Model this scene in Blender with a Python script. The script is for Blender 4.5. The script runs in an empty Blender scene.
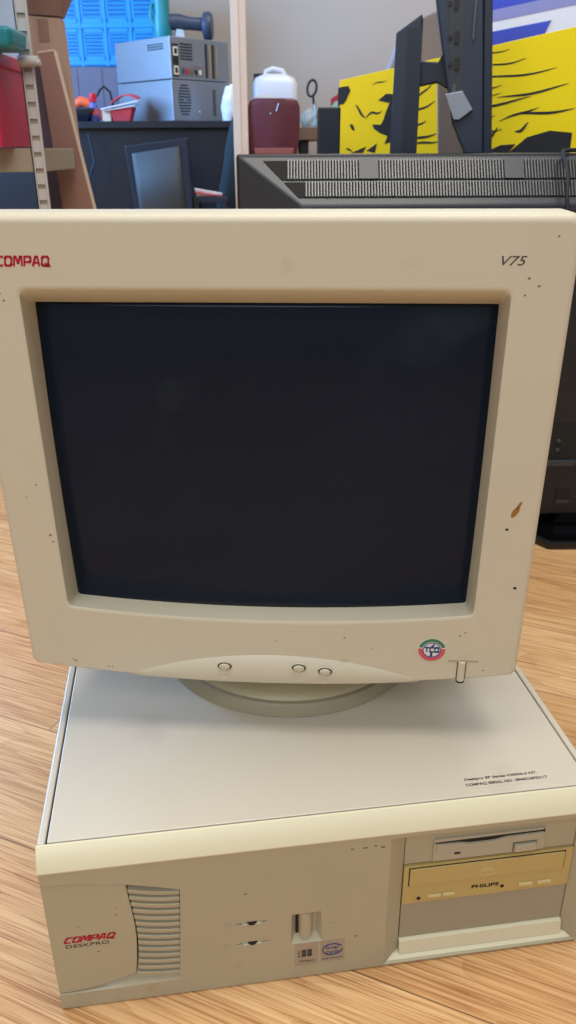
import bpy, bmesh, math, random
from mathutils import Matrix, Vector
random.seed(7)
C = bpy.context.scene.collection
SC = bpy.context.scene
PI = math.pi

# ------------------------------------------------------------------ camera, world, lights
cam = bpy.data.cameras.new('camera'); camo = bpy.data.objects.new('camera', cam); C.objects.link(camo)
PITCH, ROLL = 0.42536, -0.00485
cx_ = Vector((1, 0, 0)); cu_ = Vector((0, math.sin(PITCH), math.cos(PITCH))); cf_ = Vector((0, math.cos(PITCH), -math.sin(PITCH)))
c_, s_ = math.cos(ROLL), math.sin(ROLL)
X_ = c_ * cx_ + s_ * cu_; U_ = -s_ * cx_ + c_ * cu_
camo.matrix_world = Matrix(((X_.x, U_.x, -cf_.x, 0), (X_.y, U_.y, -cf_.y, 0), (X_.z, U_.z, -cf_.z, 0.64974), (0, 0, 0, 1)))
cam.sensor_fit = 'VERTICAL'; cam.sensor_height = 36; cam.sensor_width = 20.25
cam.lens = 801.045 / 1024 * 36
cam.clip_start = 0.02; cam.clip_end = 50
cam.dof.use_dof = True; cam.dof.focus_distance = 0.62; cam.dof.aperture_fstop = 18
SC.camera = camo

w = bpy.data.worlds.new('World'); SC.world = w; w.use_nodes = True
w.node_tree.nodes['Background'].inputs[0].default_value = (0.90, 0.95, 1.0, 1)
w.node_tree.nodes['Background'].inputs[1].default_value = 0.45
SC.view_settings.view_transform = 'Standard'; SC.view_settings.look = 'None'
SC.view_settings.exposure = 0.0; SC.view_settings.gamma = 1.0; SC.view_settings.use_curve_mapping = False

def area(name, loc, target, sx, sy, power, col):
    l = bpy.data.lights.new(name, 'AREA'); l.shape = 'RECTANGLE'; l.size = sx; l.size_y = sy
    l.energy = power; l.color = col
    o = bpy.data.objects.new(name, l); C.objects.link(o); o.location = loc
    o.rotation_euler = (Vector(target) - Vector(loc)).to_track_quat('-Z', 'Y').to_euler()
    return o
area('ceiling_lamp', (0.10, 0.45, 2.6), (0.10, 0.50, 0), 1.6, 1.2, 45, (1.0, 0.95, 0.86))
area('fill_light_front', (-0.5, -1.6, 2.3), (-0.1, 0.4, 0.4), 1.4, 1.0, 26, (0.84, 0.92, 1.0))  # unseen fill light, added to brighten the monitor front
area('ceiling_lamp_back', (0.6, 3.7, 2.6), (0.3, 4.2, 0.5), 1.4, 1.0, 30, (1.0, 0.94, 0.90))
area('daylight_left', (-2.3, 3.2, 1.5), (-0.3, 3.2, 0.7), 1.6, 1.3, 150, (0.26, 0.54, 1.0))

# ------------------------------------------------------------------ materials
def lin(c):
    f = lambda v: (v / 255) / 12.92 if v / 255 <= 0.04045 else ((v / 255 + 0.055) / 1.055) ** 2.4
    return (f(c[0]), f(c[1]), f(c[2]), 1)
def mat(name, rgb, rough=0.5, metal=0.0, var=0.0, vscale=30, bump=0.0, bscale=400, spec=None, trans=0.0, emit=0.0, alpha=1.0, stain=None):
    m = bpy.data.materials.new(name); m.use_nodes = True; nt = m.node_tree; b = nt.nodes['Principled BSDF']
    base = lin(rgb)
    b.inputs['Base Color'].default_value = base; b.inputs['Roughness'].default_value = rough; b.inputs['Metallic'].default_value = metal
    if spec is not None: b.inputs['Specular IOR Level'].default_value = spec
    if trans: b.inputs['Transmission Weight'].default_value = trans
    if alpha < 1: b.inputs['Alpha'].default_value = alpha
    if emit: b.inputs['Emission Color'].default_value = base; b.inputs['Emission Strength'].default_value = emit
    tc = nt.nodes.new('ShaderNodeTexCoord')
    last = None
    if var:
        n = nt.nodes.new('ShaderNodeTexNoise'); n.inputs['Scale'].default_value = vscale; n.inputs['Detail'].default_value = 5
        nt.links.new(tc.outputs['Object'], n.inputs['Vector'])
        mx = nt.nodes.new('ShaderNodeMix'); mx.data_type = 'RGBA'
        mx.inputs[6].default_value = tuple(v * (1 - var) for v in base[:3]) + (1,)
        mx.inputs[7].default_value = tuple(min(1, v * (1 + var)) for v in base[:3]) + (1,)
        nt.links.new(n.outputs['Fac'], mx.inputs[0]); last = mx.outputs[2]
    if stain:
        n = nt.nodes.new('ShaderNodeTexNoise'); n.inputs['Scale'].default_value = stain[1]; n.inputs['Detail'].default_value = 3
        nt.links.new(tc.outputs['Object'], n.inputs['Vector'])
        r = nt.nodes.new('ShaderNodeValToRGB'); r.color_ramp.elements[0].position = stain[2]; r.color_ramp.elements[1].position = stain[3]
        nt.links.new(n.outputs['Fac'], r.inputs[0])
        mx = nt.nodes.new('ShaderNodeMix'); mx.data_type = 'RGBA'
        nt.links.new(r.outputs[0], mx.inputs[0])
        if last: nt.links.new(last, mx.inputs[6])
        else: mx.inputs[6].default_value = base
        mx.inputs[7].default_value = lin(stain[0]); last = mx.outputs[2]
    if last: nt.links.new(last, b.inputs['Base Color'])
    if bump:
        n = nt.nodes.new('ShaderNodeTexNoise'); n.inputs['Scale'].default_value = bscale
        nt.links.new(tc.outputs['Object'], n.inputs['Vector'])
        bp = nt.nodes.new('ShaderNodeBump'); bp.inputs['Strength'].default_value = bump; bp.inputs['Distance'].default_value = 0.001
        nt.links.new(n.outputs['Fac'], bp.inputs['Height']); nt.links.new(bp.outputs[0], b.inputs['Normal'])
    return m

M = {}
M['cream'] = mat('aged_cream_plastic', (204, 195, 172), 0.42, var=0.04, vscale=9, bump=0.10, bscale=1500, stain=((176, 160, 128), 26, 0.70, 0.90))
M['cream2'] = mat('desktop_cream_plastic', (176, 166, 138), 0.42, var=0.06, vscale=12, bump=0.10, bscale=1500, stain=((158, 138, 104), 22, 0.68, 0.90))  # darker than the monitor cream: shade on the front is put into the colour
M['beige'] = mat('beige_plastic', (162, 152, 130), 0.45, var=0.04, vscale=15)
M['cap'] = mat('yellowed_cream_plastic', (222, 214, 182), 0.42, var=0.03, vscale=10)
M['panelmetal'] = mat('painted_grey_metal', (208, 198, 180), 0.34, var=0.05, vscale=7, bump=0.05, bscale=1200, stain=((182, 168, 150), 9, 0.60, 0.85))
M['base'] = mat('monitor_base_plastic', (188, 176, 142), 0.45, var=0.03)
M['base_shaded'] = mat('swivel_base_shaded', (160, 150, 124), 0.5, var=0.03)  # base plastic darkened, shadow on the dish side painted into the colour
M['gold'] = mat('yellowed_drive_plastic', (190, 166, 104), 0.4, var=0.05, vscale=40)
M['goldb'] = mat('yellowed_button_plastic', (208, 188, 132), 0.4)
M['floppy'] = mat('pale_floppy_plastic', (180, 171, 148), 0.4)
M['dark'] = mat('dark_gap', (22, 20, 18), 0.8)
M['glass'] = mat('tube_glass', (18, 29, 44), 0.16, spec=0.16, var=0.25, vscale=6, stain=((44, 54, 62), 9, 0.60, 0.85))  # bluish base colour stands for the room's reflection; pale noise patches are smudges
M['tubeedge'] = mat('tube_black_mask', (14, 16, 22), 0.5)
M['red'] = mat('logo_red', (178, 22, 50), 0.5)
M['inkgrey'] = mat('ink_dark_grey', (60, 56, 54), 0.6)
M['ink'] = mat('ink_black', (26, 24, 24), 0.6)
M['white'] = mat('label_white', (226, 224, 216), 0.5)
M['silver'] = mat('sticker_silver', (168, 164, 156), 0.3, metal=0.6)
M['stblue'] = mat('sticker_blue', (52, 66, 110), 0.5)
M['tcogreen'] = mat('sticker_green', (58, 120, 92), 0.5)
M['tcored'] = mat('sticker_red', (206, 88, 96), 0.5)
M['tcoblue'] = mat('sticker_deep_blue', (24, 60, 130), 0.5)
M['stain'] = mat('brown_stain', (150, 104, 44), 0.4, var=0.3, vscale=300)
M['scuff'] = mat('grey_scuff', (128, 114, 92), 0.7)
M['tvblack'] = mat('television_black_plastic', (17, 19, 24), 0.42, bump=0.05)
M['tvgrey'] = mat('television_grey_plastic', (48, 51, 58), 0.36)
M['tvsilver'] = mat('grille_metallic', (92, 93, 96), 0.3, metal=0.4)
M['gloss'] = mat('gloss_black', (10, 11, 14), 0.08)
M['navy'] = mat('dark_navy_plastic', (20, 30, 48), 0.42)
M['navy2'] = mat('dark_slate_plastic', (34, 46, 66), 0.4)
M['desk'] = mat('black_desk_laminate', (7, 10, 22), 0.45)
M['brownwood'] = mat('brown_table_wood', (112, 84, 66), 0.5, var=0.15, vscale=8)
M['yellow'] = mat('yellow_print', (255, 222, 0), 0.45)
M['printblack'] = mat('black_print', (34, 34, 36), 0.5)
M['steel'] = mat('galvanised_steel', (144, 152, 164), 0.42, metal=0.55, var=0.08, vscale=10)
M['steeld'] = mat('dark_vent', (40, 44, 52), 0.7)
M['bluecrate'] = mat('blue_crate_plastic', (0, 140, 215), 0.4)
M['bluedeep'] = mat('blue_crate_inner', (4, 92, 160), 0.5)
M['teal'] = mat('teal_plastic', (22, 128, 142), 0.4)
M['toolgrey'] = mat('tool_dark_grey', (52, 66, 88), 0.45)
M['paleclear'] = mat('cloudy_plastic', (205, 222, 230), 0.3, alpha=0.75)
M['post'] = mat('pine_timber', (214, 184, 160), 0.6, var=0.08, vscale=12)
M['jug'] = mat('milky_jug_plastic', (212, 214, 224), 0.35, var=0.02)
M['bluelabel'] = mat('blue_label', (64, 80, 140), 0.5)
M['maroon'] = mat('maroon_plastic', (92, 40, 50), 0.35)
M['orangeb'] = mat('rust_plastic', (140, 74, 66), 0.45)
M['bag'] = mat('crumpled_clear_bag', (168, 176, 168), 0.25, alpha=0.7, var=0.2, vscale=20)
M['greenbag'] = mat('crumpled_green_bag', (120, 150, 130), 0.3, var=0.25, vscale=18)
M['cloth'] = mat('dark_green_cloth', (34, 46, 52), 0.9, var=0.3, vscale=14)
M['shelfmetal'] = mat('beige_shelf_metal', (150, 138, 118), 0.5)
M['uprightm'] = mat('grey_upright_metal', (184, 178, 174), 0.5)
M['redcrate'] = mat('magenta_red_plastic', (190, 22, 66), 0.4)
M['board'] = mat('brown_hardboard', (150, 112, 98), 0.7, var=0.1, vscale=8)
M['boardd'] = mat('mauve_hardboard', (98, 80, 88), 0.7, var=0.1, vscale=8)
M['boardedge'] = mat('pale_board_edge', (214, 190, 168), 0.6)
M['card'] = mat('cardboard', (176, 146, 126), 0.8, var=0.06, vscale=8)
M['tape'] = mat('brown_tape', (146, 112, 96), 0.4)
M['greybox'] = mat('grey_wood_panel', (104, 100, 118), 0.6, var=0.12, vscale=14)
M['orange'] = mat('bright_orange_plastic', (238, 96, 54), 0.45)
M['bottleblue'] = mat('blue_bottle_plastic', (72, 84, 160), 0.35)
M['capred'] = mat('red_cap', (200, 28, 48), 0.4)
M['paper'] = mat('white_paper', (226, 222, 228), 0.7)
M['paperred'] = mat('red_paper', (196, 60, 68), 0.7)
M['pcb'] = mat('connector_mix', (120, 112, 120), 0.5, var=0.6, vscale=60)
M['lcdglass'] = mat('grey_lcd_face', (58, 64, 70), 0.65, var=0.1, vscale=6)
M['bannerblue'] = mat('banner_blue', (52, 76, 200), 0.4)
M['bannerviolet'] = mat('banner_pale_violet', (150, 150, 205), 0.4)
M['bannerwhite'] = mat('banner_white', (246, 246, 250), 0.4)
M['greyfab'] = mat('pale_grey_moulding', (150, 140, 138), 0.6)
M['wall'] = mat('painted_wall', (190, 180, 170), 0.85, var=0.03, vscale=2)

def floor_material():
    m = bpy.data.materials.new('oak_laminate'); m.use_nodes = True; nt = m.node_tree; N = nt.nodes; L = nt.links; b = N['Principled BSDF']
    tc = N.new('ShaderNodeTexCoord')
    mp = N.new('ShaderNodeMapping'); mp.vector_type = 'POINT'; mp.inputs['Rotation'].default_value = (0, 0, math.radians(23)); L.new(tc.outputs['Object'], mp.inputs['Vector'])
    # rotated coords: u along plank (-23 deg direction), v across
    sp = N.new('ShaderNodeSeparateXYZ'); L.new(mp.outputs[0], sp.inputs[0])
    def math_(op, a, bb=None, c=None):
        n = N.new('ShaderNodeMath'); n.operation = op
        for i, v in enumerate((a, bb, c)):
            if v is None: continue
            if isinstance(v, (int, float)): n.inputs[i].default_value = v
            else: L.new(v, n.inputs[i])
        return n.outputs[0]
    PW = 0.156; PL = 1.2
    v = math_('SUBTRACT', sp.outputs[1], 0.608)
    row = math_('FLOOR', math_('DIVIDE', v, PW))
    fv = math_('FRACT', math_('DIVIDE', v, PW))
    off = math_('MULTIPLY', row, 0.4)
    uu = math_('DIVIDE', math_('ADD', math_('ADD', sp.outputs[0], off), 0.58), PL)
    fu = math_('FRACT', uu); col = math_('FLOOR', uu)
    seamv = math_('LESS_THAN', fv, 0.009); seamu = math_('LESS_THAN', fu, 0.0011)
    seam = math_('MAXIMUM', seamv, seamu)
    pid = math_('ADD', math_('MULTIPLY', row, 7.31), math_('MULTIPLY', col, 3.17))
    cb = N.new('ShaderNodeCombineXYZ')
    L.new(math_('MULTIPLY', sp.outputs[0], 1.0), cb.inputs[0]); L.new(sp.outputs[1], cb.inputs[1]); L.new(pid, cb.inputs[2])
    # long stretched fine grain
    m1 = N.new('ShaderNodeMapping'); m1.inputs['Scale'].default_value = (8, 500, 1); L.new(cb.outputs[0], m1.inputs['Vector'])
    n1 = N.new('ShaderNodeTexNoise'); n1.inputs['Scale'].default_value = 1.0; n1.inputs['Detail'].default_value = 3; n1.inputs['Distortion'].default_value = 0.6; L.new(m1.outputs[0], n1.inputs['Vector'])
    # figure: cathedral rings
    m2 = N.new('ShaderNodeMapping'); m2.inputs['Scale'].default_value = (2.2, 15, 1); L.new(cb.outputs[0], m2.inputs['Vector'])
    n2 = N.new('ShaderNodeTexNoise'); n2.inputs['Scale'].default_value = 1.0; n2.inputs['Detail'].default_value = 2; L.new(m2.outputs[0], n2.inputs['Vector'])
    rings = math_('FRACT', math_('MULTIPLY', n2.outputs['Fac'], 14))
    ringd = math_('POWER', rings, 3)
    g = N.new('ShaderNodeValToRGB'); L.new(n1.outputs['Fac'], g.inputs[0])
    e = g.color_ramp.elements; e[0].position = 0.34; e[0].color = lin((188, 140, 92)); e[1].position = 0.60; e[1].color = lin((240, 200, 148))
    k = e.new(0.46); k.color = lin((222, 176, 122))
    mx = N.new('ShaderNodeMix'); mx.data_type = 'RGBA'; mx.blend_type = 'MULTIPLY'
    L.new(math_('MULTIPLY', ringd, 0.30), mx.inputs[0]); L.new(g.outputs[0], mx.inputs[6]); mx.inputs[7].default_value = lin((190, 140, 96))
    # plank tone and big patches
    wn = N.new('ShaderNodeTexWhiteNoise'); wn.noise_dimensions = '1D'; L.new(pid, wn.inputs['W'])
    n3 = N.new('ShaderNodeTexNoise'); n3.inputs['Scale'].default_value = 1.0; m3 = N.new('ShaderNodeMapping'); m3.inputs['Scale'].default_value = (3, 14, 1); L.new(cb.outputs[0], m3.inputs['Vector']); L.new(m3.outputs[0], n3.inputs['Vector'])
    tone = math_('ADD', math_('MULTIPLY', wn.outputs['Value'], 0.4), math_('MULTIPLY', n3.outputs['Fac'], 0.6))
    mt = N.new('ShaderNodeMix'); mt.data_type = 'RGBA'; mt.blend_type = 'MULTIPLY'; mt.inputs[0].default_value = 1
    tr = N.new('ShaderNodeValToRGB'); L.new(tone, tr.inputs[0]); te = tr.color_ramp.elements
    te[0].position = 0.25; te[0].color = lin((228, 212, 196)); te[1].position = 0.75; te[1].color = (1, 1, 1, 1)
    L.new(mx.outputs[2], mt.inputs[6]); L.new(tr.outputs[0], mt.inputs[7])
    ms = N.new('ShaderNodeMix'); ms.data_type = 'RGBA'; L.new(math_('MULTIPLY', seam, 0.75), ms.inputs[0]); L.new(mt.outputs[2], ms.inputs[6]); ms.inputs[7].default_value = lin((96, 66, 44))
    L.new(ms.outputs[2], b.inputs['Base Color'])
    b.inputs['Roughness'].default_value = 0.38
    bp = N.new('ShaderNodeBump'); bp.inputs['Strength'].default_value = 0.35; bp.inputs['Distance'].default_value = 0.0006
    L.new(math_('SUBTRACT', n1.outputs['Fac'], seam), bp.inputs['Height']); L.new(bp.outputs[0], b.inputs['Normal'])
    return m
M['floor'] = floor_material()

# ------------------------------------------------------------------ helpers
def ident(): return Matrix.Identity(4)
class B:
    def __init__(s): s.bm = bmesh.new()
    def _add(s, vs, fs, T=None):
        vv = [s.bm.verts.new((T @ Vector(v)) if T else v) for v in vs]
        for f in fs:
            try: s.bm.faces.new([vv[i] for i in f])
            except ValueError: pass
        return s
    def box(s, x0, x1, y0, y1, z0, z1, T=None):
        vs = [(x, y, z) for z in (z0, z1) for y in (y0, y1) for x in (x0, x1)]
        return s._add(vs, [(0, 2, 3, 1), (4, 5, 7, 6), (0, 1, 5, 4), (2, 6, 7, 3), (0, 4, 6, 2), (1, 3, 7, 5)], T)
    def hexa(s, lo, hi, T=None):      # two quads (4 points each)
        return s._add(list(lo) + list(hi), [(3, 2, 1, 0), (4, 5, 6, 7), (0, 1, 5, 4), (1, 2, 6, 5), (2, 3, 7, 6), (3, 0, 4, 7)], T)
    def prism(s, pts, axis, a, b, T=None, pts2=None):   # polygon in the plane across axis, extruded a..b
        def P(p, t):
            return {'x': (t, p[0], p[1]), 'y': (p[0], t, p[1]), 'z': (p[0], p[1], t)}[axis]
        n = len(pts); q = pts2 or pts
        vs = [P(p, a) for p in pts] + [P(p, b) for p in q]
        fs = [tuple(range(n))[::-1], tuple(range(n, 2 * n))] + [(i, (i + 1) % n, n + (i + 1) % n, n + i) for i in range(n)]
        return s._add(vs, fs, T)
    def tube(s, pts, r, n=10, T=None, closed=False):
        pts = [Vector(p) for p in pts]; rs = r if isinstance(r, (list, tuple)) else [r] * len(pts)
        rings = []; up = None
        for i, p in enumerate(pts):
            if closed: d = pts[(i + 1) % len(pts)] - pts[i - 1]
            else: d = pts[min(i + 1, len(pts) - 1)] - pts[max(i - 1, 0)]
            d.normalize()
            if up is None: up = Vector((0, 0, 1)) if abs(d.z) < 0.9 else Vector((1, 0, 0))
            a = d.cross(up).normalized(); bb = a.cross(d).normalized(); up = bb
            rings.append([p + rs[i] * (math.cos(2 * PI * k / n) * a + math.sin(2 * PI * k / n) * bb) for k in range(n)])
        vs = [v for ring in rings for v in ring]; m = len(pts); fs = []
        for i in range(m if closed else m - 1):
            j = (i + 1) % m
            for k in range(n): fs.append((i * n + k, i * n + (k + 1) % n, j * n + (k + 1) % n, j * n + k))
        if not closed: fs += [tuple(range(n)), tuple(range((m - 1) * n, m * n))[::-1]]
        return s._add(vs, fs, T)
    def lathe(s, prof, n=48, T=None, sx=1, sy=1):   # (r, z)
        vs = []; fs = []
        for r, z in prof: vs += [(r * sx * math.cos(2 * PI * k / n), r * sy * math.sin(2 * PI * k / n), z) for k in range(n)]
        for i in range(len(prof) - 1):
            for k in range(n): fs.append((i * n + k, i * n + (k + 1) % n, (i + 1) * n + (k + 1) % n, (i + 1) * n + k))
        fs += [tuple(range(n))[::-1], tuple(range((len(prof) - 1) * n, len(prof) * n))]
        return s._add(vs, fs, T)
    def loft(s, loops, cap0=True, cap1=True, T=None):
        n = len(loops[0]); vs = [v for l in loops for v in l]; fs = []
        for i in range(len(loops) - 1):
            for k in range(n): fs.append((i * n + k, i * n + (k + 1) % n, (i + 1) * n + (k + 1) % n, (i + 1) * n + k))
        if cap0: fs.append(tuple(range(n))[::-1])
        if cap1: fs.append(tuple(range((len(loops) - 1) * n, len(loops) * n)))
        return s._add(vs, fs, T)
    def build(s, name, m, parent=None, smooth=None, bevel=0, seg=2, T=None, kind=None, weld=False):
        if weld: bmesh.ops.remove_doubles(s.bm, verts=s.bm.verts, dist=1e-6)
        bmesh.ops.recalc_face_normals(s.bm, faces=s.bm.faces)
        me = bpy.data.meshes.new(name); s.bm.to_mesh(me); s.bm.free()
        if isinstance(m, (list, tuple)):
            for q in m: me.materials.append(M[q])
        else: me.materials.append(M[m])
        o = bpy.data.objects.new(name, me); C.objects.link(o)
        if smooth:
            for p in me.polygons: p.use_smooth = True
            me.set_sharp_from_angle(angle=math.radians(smooth))
        if bevel:
            md = o.modifiers.new('bevel', 'BEVEL'); md.width = bevel; md.segments = seg; md.limit_method = 'ANGLE'; md.angle_limit = math.radians(35); md.harden_normals = False
        if parent: o.parent = parent
        if T is not None: o.matrix_local = T
        if kind: o['kind'] = kind
        return o
def tag(o, label, cat, group=None):
    o['label'] = label; o['category'] = cat
    if group: o['group'] = group
    return o
def thing(name, label, cat, loc=(0, 0, 0), rz=0, group=None):
    o = bpy.data.objects.new(name, None); C.objects.link(o); o.location = loc; o.rotation_euler = (0, 0, rz); o.empty_display_size = 0.05
    return tag(o, label, cat, group)
def bake(o):
    dg = bpy.context.evaluated_depsgraph_get(); dg.update()
    me = bpy.data.meshes.new_from_object(o.evaluated_get(dg)); o.modifiers.clear(); o.data = me; return o
def cut(o, cutters):
    for i, c in enumerate(cutters):
        md = o.modifiers.new('cut', 'BOOLEAN'); md.operation = 'DIFFERENCE'; md.solver = 'EXACT'; md.object = c
    bake(o)
    for c in cutters: bpy.data.objects.remove(c, do_unlink=True)
    return o
def cutter(fn):
    b = B(); fn(b); return b.build('cutter', 'dark', pc)
def text(name, body, m, parent, x0, x1, z0, z1, y=0.0, T=None, shear=0.0, bold=0.0, h=0.0002, flat=False):
    cu = bpy.data.curves.new(name, 'FONT'); cu.body = body; cu.shear = shear; cu.offset = bold; cu.extrude = 0.01; cu.resolution_u = 4
    o = bpy.data.objects.new(name + '_c', cu); C.objects.link(o)
    dg = bpy.context.evaluated_depsgraph_get(); dg.update()
    me = bpy.data.meshes.new_from_object(o.evaluated_get(dg)); bpy.data.objects.remove(o, do_unlink=True); bpy.data.curves.remove(cu)
    xs = [v.co.x for v in me.vertices]; ys = [v.co.y for v in me.vertices]
    ax, bx, ay, by = min(xs), max(xs), min(ys), max(ys)
    for v in me.vertices:
        X = x0 + (v.co.x - ax) / (bx - ax) * (x1 - x0); Z = z0 + (v.co.y - ay) / (by - ay) * (z1 - z0)
        v.co = (X, Z, y + (h if v.co.z > 0 else -h * 0.3)) if flat else (X, y - (h if v.co.z > 0 else -h * 0.3), Z)
    me.materials.clear(); me.materials.append(M[m]); me.name = name
    ob = bpy.data.objects.new(name, me); C.objects.link(ob); ob.parent = parent
    if T is not None: ob.matrix_local = T
    return ob
def disc_pts(cx, cz, rx, rz, n=24, a0=0, a1=2 * PI):
    return [(cx + rx * math.cos(a0 + (a1 - a0) * k / n), cz + rz * math.sin(a0 + (a1 - a0) * k / n)) for k in range(n)]

RR = [(0.18, 1), (0.82, 1), (1, 0.82), (1, 0.18), (0.82, 0), (0.18, 0), (0, 0.18), (0, 0.82), (0.18, 1)]
GLYPH = {'T': (0.95, [[(0, 1), (1, 1)], [(0.5, 1), (0.5, 0)]]), 'C': (0.95, [[(1, 0.98), (0.2, 1), (0, 0.82), (0, 0.18), (0.18, 0), (0.98, 0)]]), 'O': (1.0, [RR]),
         'M': (1.25, [[(0, 0), (0.04, 1), (0.22, 1), (0.5, 0.28), (0.78, 1), (0.96, 1), (1, 0)]]),
         'P': (0.95, [[(0, 0), (0, 1), (0.85, 1), (1, 0.86), (1, 0.54), (0.85, 0.40), (0, 0.40)]]),
         'A': (1.0, [[(0, 0), (0.34, 1), (0.66, 1), (1, 0)], [(0.15, 0.32), (0.86, 0.32)]]),
         'Q': (1.0, [RR, [(0.55, 0.25), (0.72, 0.0), (1.25, -0.04)]])}
def stroke_word(name, word, m, parent, x0, x1, z0, z1, y=0.0, T=None, shear=0.2, wt=0.22, gap=0.40):
    tot = sum(GLYPH[c][0] for c in word) + gap * (len(word) - 1) + wt
    hh = z1 - z0; sx = (x1 - x0 - shear * hh) / tot; b = B(); cur = wt / 2
    def P(px, pz):
        zz = wt / 2 + pz * (1 - wt); return (x0 + px * sx + shear * hh * zz, z0 + zz * hh)
    hx, hz = wt * sx * 0.62, wt * hh * 0.5
    for c in word:
        gw, lines = GLYPH[c]
        for ln in lines:
            for (a, c2) in zip(ln[:-1], ln[1:]):
                p, q = P(cur + a[0] * gw, a[1]), P(cur + c2[0] * gw, c2[1])
                d = Vector((q[0] - p[0], q[1] - p[1])); l = d.length; d /= l; n_ = Vector((-d.y, d.x)); hw = hx * abs(n_.x) + hz * abs(n_.y)
                e = d * hw * 0.6
                b.prism([(p[0] - e.x + n_.x * hw, p[1] - e.y + n_.y * hw), (p[0] - e.x - n_.x * hw, p[1] - e.y - n_.y * hw), (q[0] + e.x - n_.x * hw, q[1] + e.y - n_.y * hw), (q[0] + e.x + n_.x * hw, q[1] + e.y + n_.y * hw)], 'y', y - 0.0002, y + 0.0001)
        cur += gw + gap
    return b.build(name, m, parent, T=T)

# ------------------------------------------------------------------ setting
b = B(); b.box(-3.0, 3.4, -2.2, 5.7, -0.05, 0); b.build('floor', 'floor', kind='structure')
b = B(); b.box(-3.0, 3.4, 5.6, 5.7, 0, 2.8); b.build('wall_back', 'wall', kind='structure')
b = B(); b.box(-3.1, -3.0, -2.2, 5.7, 0, 2.8); b.build('wall_left', 'wall', kind='structure')
b = B(); b.box(3.4, 3.5, -2.2, 5.7, 0, 2.8); b.build('wall_right', 'wall', kind='structure')

# ------------------------------------------------------------------ the desktop computer
pc = thing('desktop_computer', 'cream horizontal desktop computer lying on the wood floor under the tube monitor', 'desktop computer', (-0.18902, 0.43494, 0), 0.13712)
W, H = 0.4498, 0.17386
prof = [(0.0022, 0), (0, 0.002), (0, 0.1552), (0.0012, 0.1585), (0.0034, 0.1632), (0.0046, 0.1652), (0.0090, H - 0.0007), (0.0100, H), (0.0104, H), (0.0104, 0.1560), (0.03, 0.1560), (0.03, 0)]
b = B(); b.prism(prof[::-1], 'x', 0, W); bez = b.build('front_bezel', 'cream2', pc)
def quadfr(b, q0, y0, q1, y1):      # frustum between two xz quads
    b.hexa([(x, y0, z) for x, z in q0], [(x, y1, z) for x, z in q1])
def ext(q0, q1, t):                 # extrapolate the quad outward
    return [(a[0] + (a[0] - c[0]) * t, a[1] + (a[1] - c[1]) * t) for a, c in zip(q0, q1)]
bq0 = [(0.2725, 0.0035), (0.4472, 0.0035), (0.4472, 0.1500), (0.2725, 0.1500)]
bq1 = [(0.2872, 0.0060), (0.4372, 0.0060), (0.4372, 0.1455), (0.2872, 0.1455)]
cuts = [cutter(lambda b: quadfr(b, ext(bq0, bq1, 0.25), -0.0025, bq1, 0.0100)),
        cutter(lambda b: b.box(0.2872, 0.4372, 0.0095, 0.04, 0.0060, 0.1455))]
def topcurve(x): return 0.1428 - 0.0040 * (x / 0.05) ** 1.2 - 0.0100 * max(0, (x - 0.03) / 0.07) ** 1.5
NC = 14
def botcurve(x): return 0.0188 + 0.0135 * max(0, min(1, x / 0.0645)) ** 2.0
rec = [(-0.01, 0.1432)] + [(x, topcurve(x)) for x in [0.104 * i / NC for i in range(NC + 1)]] + [(0.0982, 0.0200), (0.05, 0.0186), (-0.01, 0.0186)]
cuts.append(cutter(lambda b: b.prism(rec, 'y', -0.01, 0.0085)))
for zc in (0.0752, 0.0518):
    sl = [(0.1448, zc - .0002), (0.152, zc + .0016), (0.167, zc + .0016), (0.1742, zc - .0002), (0.166, zc - .0016), (0.153, zc - .0016)]
    cuts.append(cutter(lambda b, sl=sl: b.prism(sl, 'y', -0.01, 0.006)))
pq0 = [(0.1912, 0.0435), (0.2180, 0.0435), (0.2170, 0.0785), (0.1922, 0.0785)]
pq1 = [(0.1960, 0.0500), (0.2135, 0.0500), (0.2135, 0.0775), (0.1960, 0.0775)]
cuts.append(cutter(lambda b: quadfr(b, ext(pq0, pq1, 0.3), -0.0018, pq1, 0.006)))
cut(bez, cuts)
md = bez.modifiers.new('bevel', 'BEVEL'); md.width = 0.0006; md.segments = 2; md.limit_method = 'ANGLE'; md.angle_limit = math.radians(30)
# lighter yellowed cap strip along the upper edge, its own moulding
b = B(); cp = [(-0.0004, 0.1545), (-0.0009, 0.1560), (0.0003, 0.1592), (0.0026, 0.1638), (0.0086, H - 0.0004), (0.0098, H + 0.0002), (0.0103, H + 0.0002), (0.0103, 0.158), (0.002, 0.1545)]
b.prism(cp[::-1], 'x', -0.0004, W + 0.0004); b.build('top_trim', 'cap', bez, smooth=32)
# logo panel
lp = [(-0.0003, 0.1420)] + [(x, topcurve(x) - 0.0010) for x in [0.0630 * i / 8 for i in range(1, 9)]]
lp += [(0.0630 + 0.0036 * math.sin(PI * t), 0.1262 - 0.0945 * t) for t in [i / 12 for i in range(1, 12)]]
lp += [(0.0628, 0.0322)] + [(x, botcurve(x) + 0.0006) for x in [0.0628 * (1 - i / 8) for i in range(1, 9)]]
lp[-1] = (-0.0003, 0.0195)
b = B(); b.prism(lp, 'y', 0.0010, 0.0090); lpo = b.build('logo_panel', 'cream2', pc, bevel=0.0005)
stroke_word('logo_lettering', 'COMPAQ', 'red', lpo, 0.0095, 0.0515, 0.0765, 0.0835, y=0.0010, shear=0.5, wt=0.21)
text('model_lettering', 'DESKPRO', 'inkgrey', lpo, 0.0110, 0.0450, 0.0712, 0.0747, y=0.0010, bold=0.0)
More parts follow.
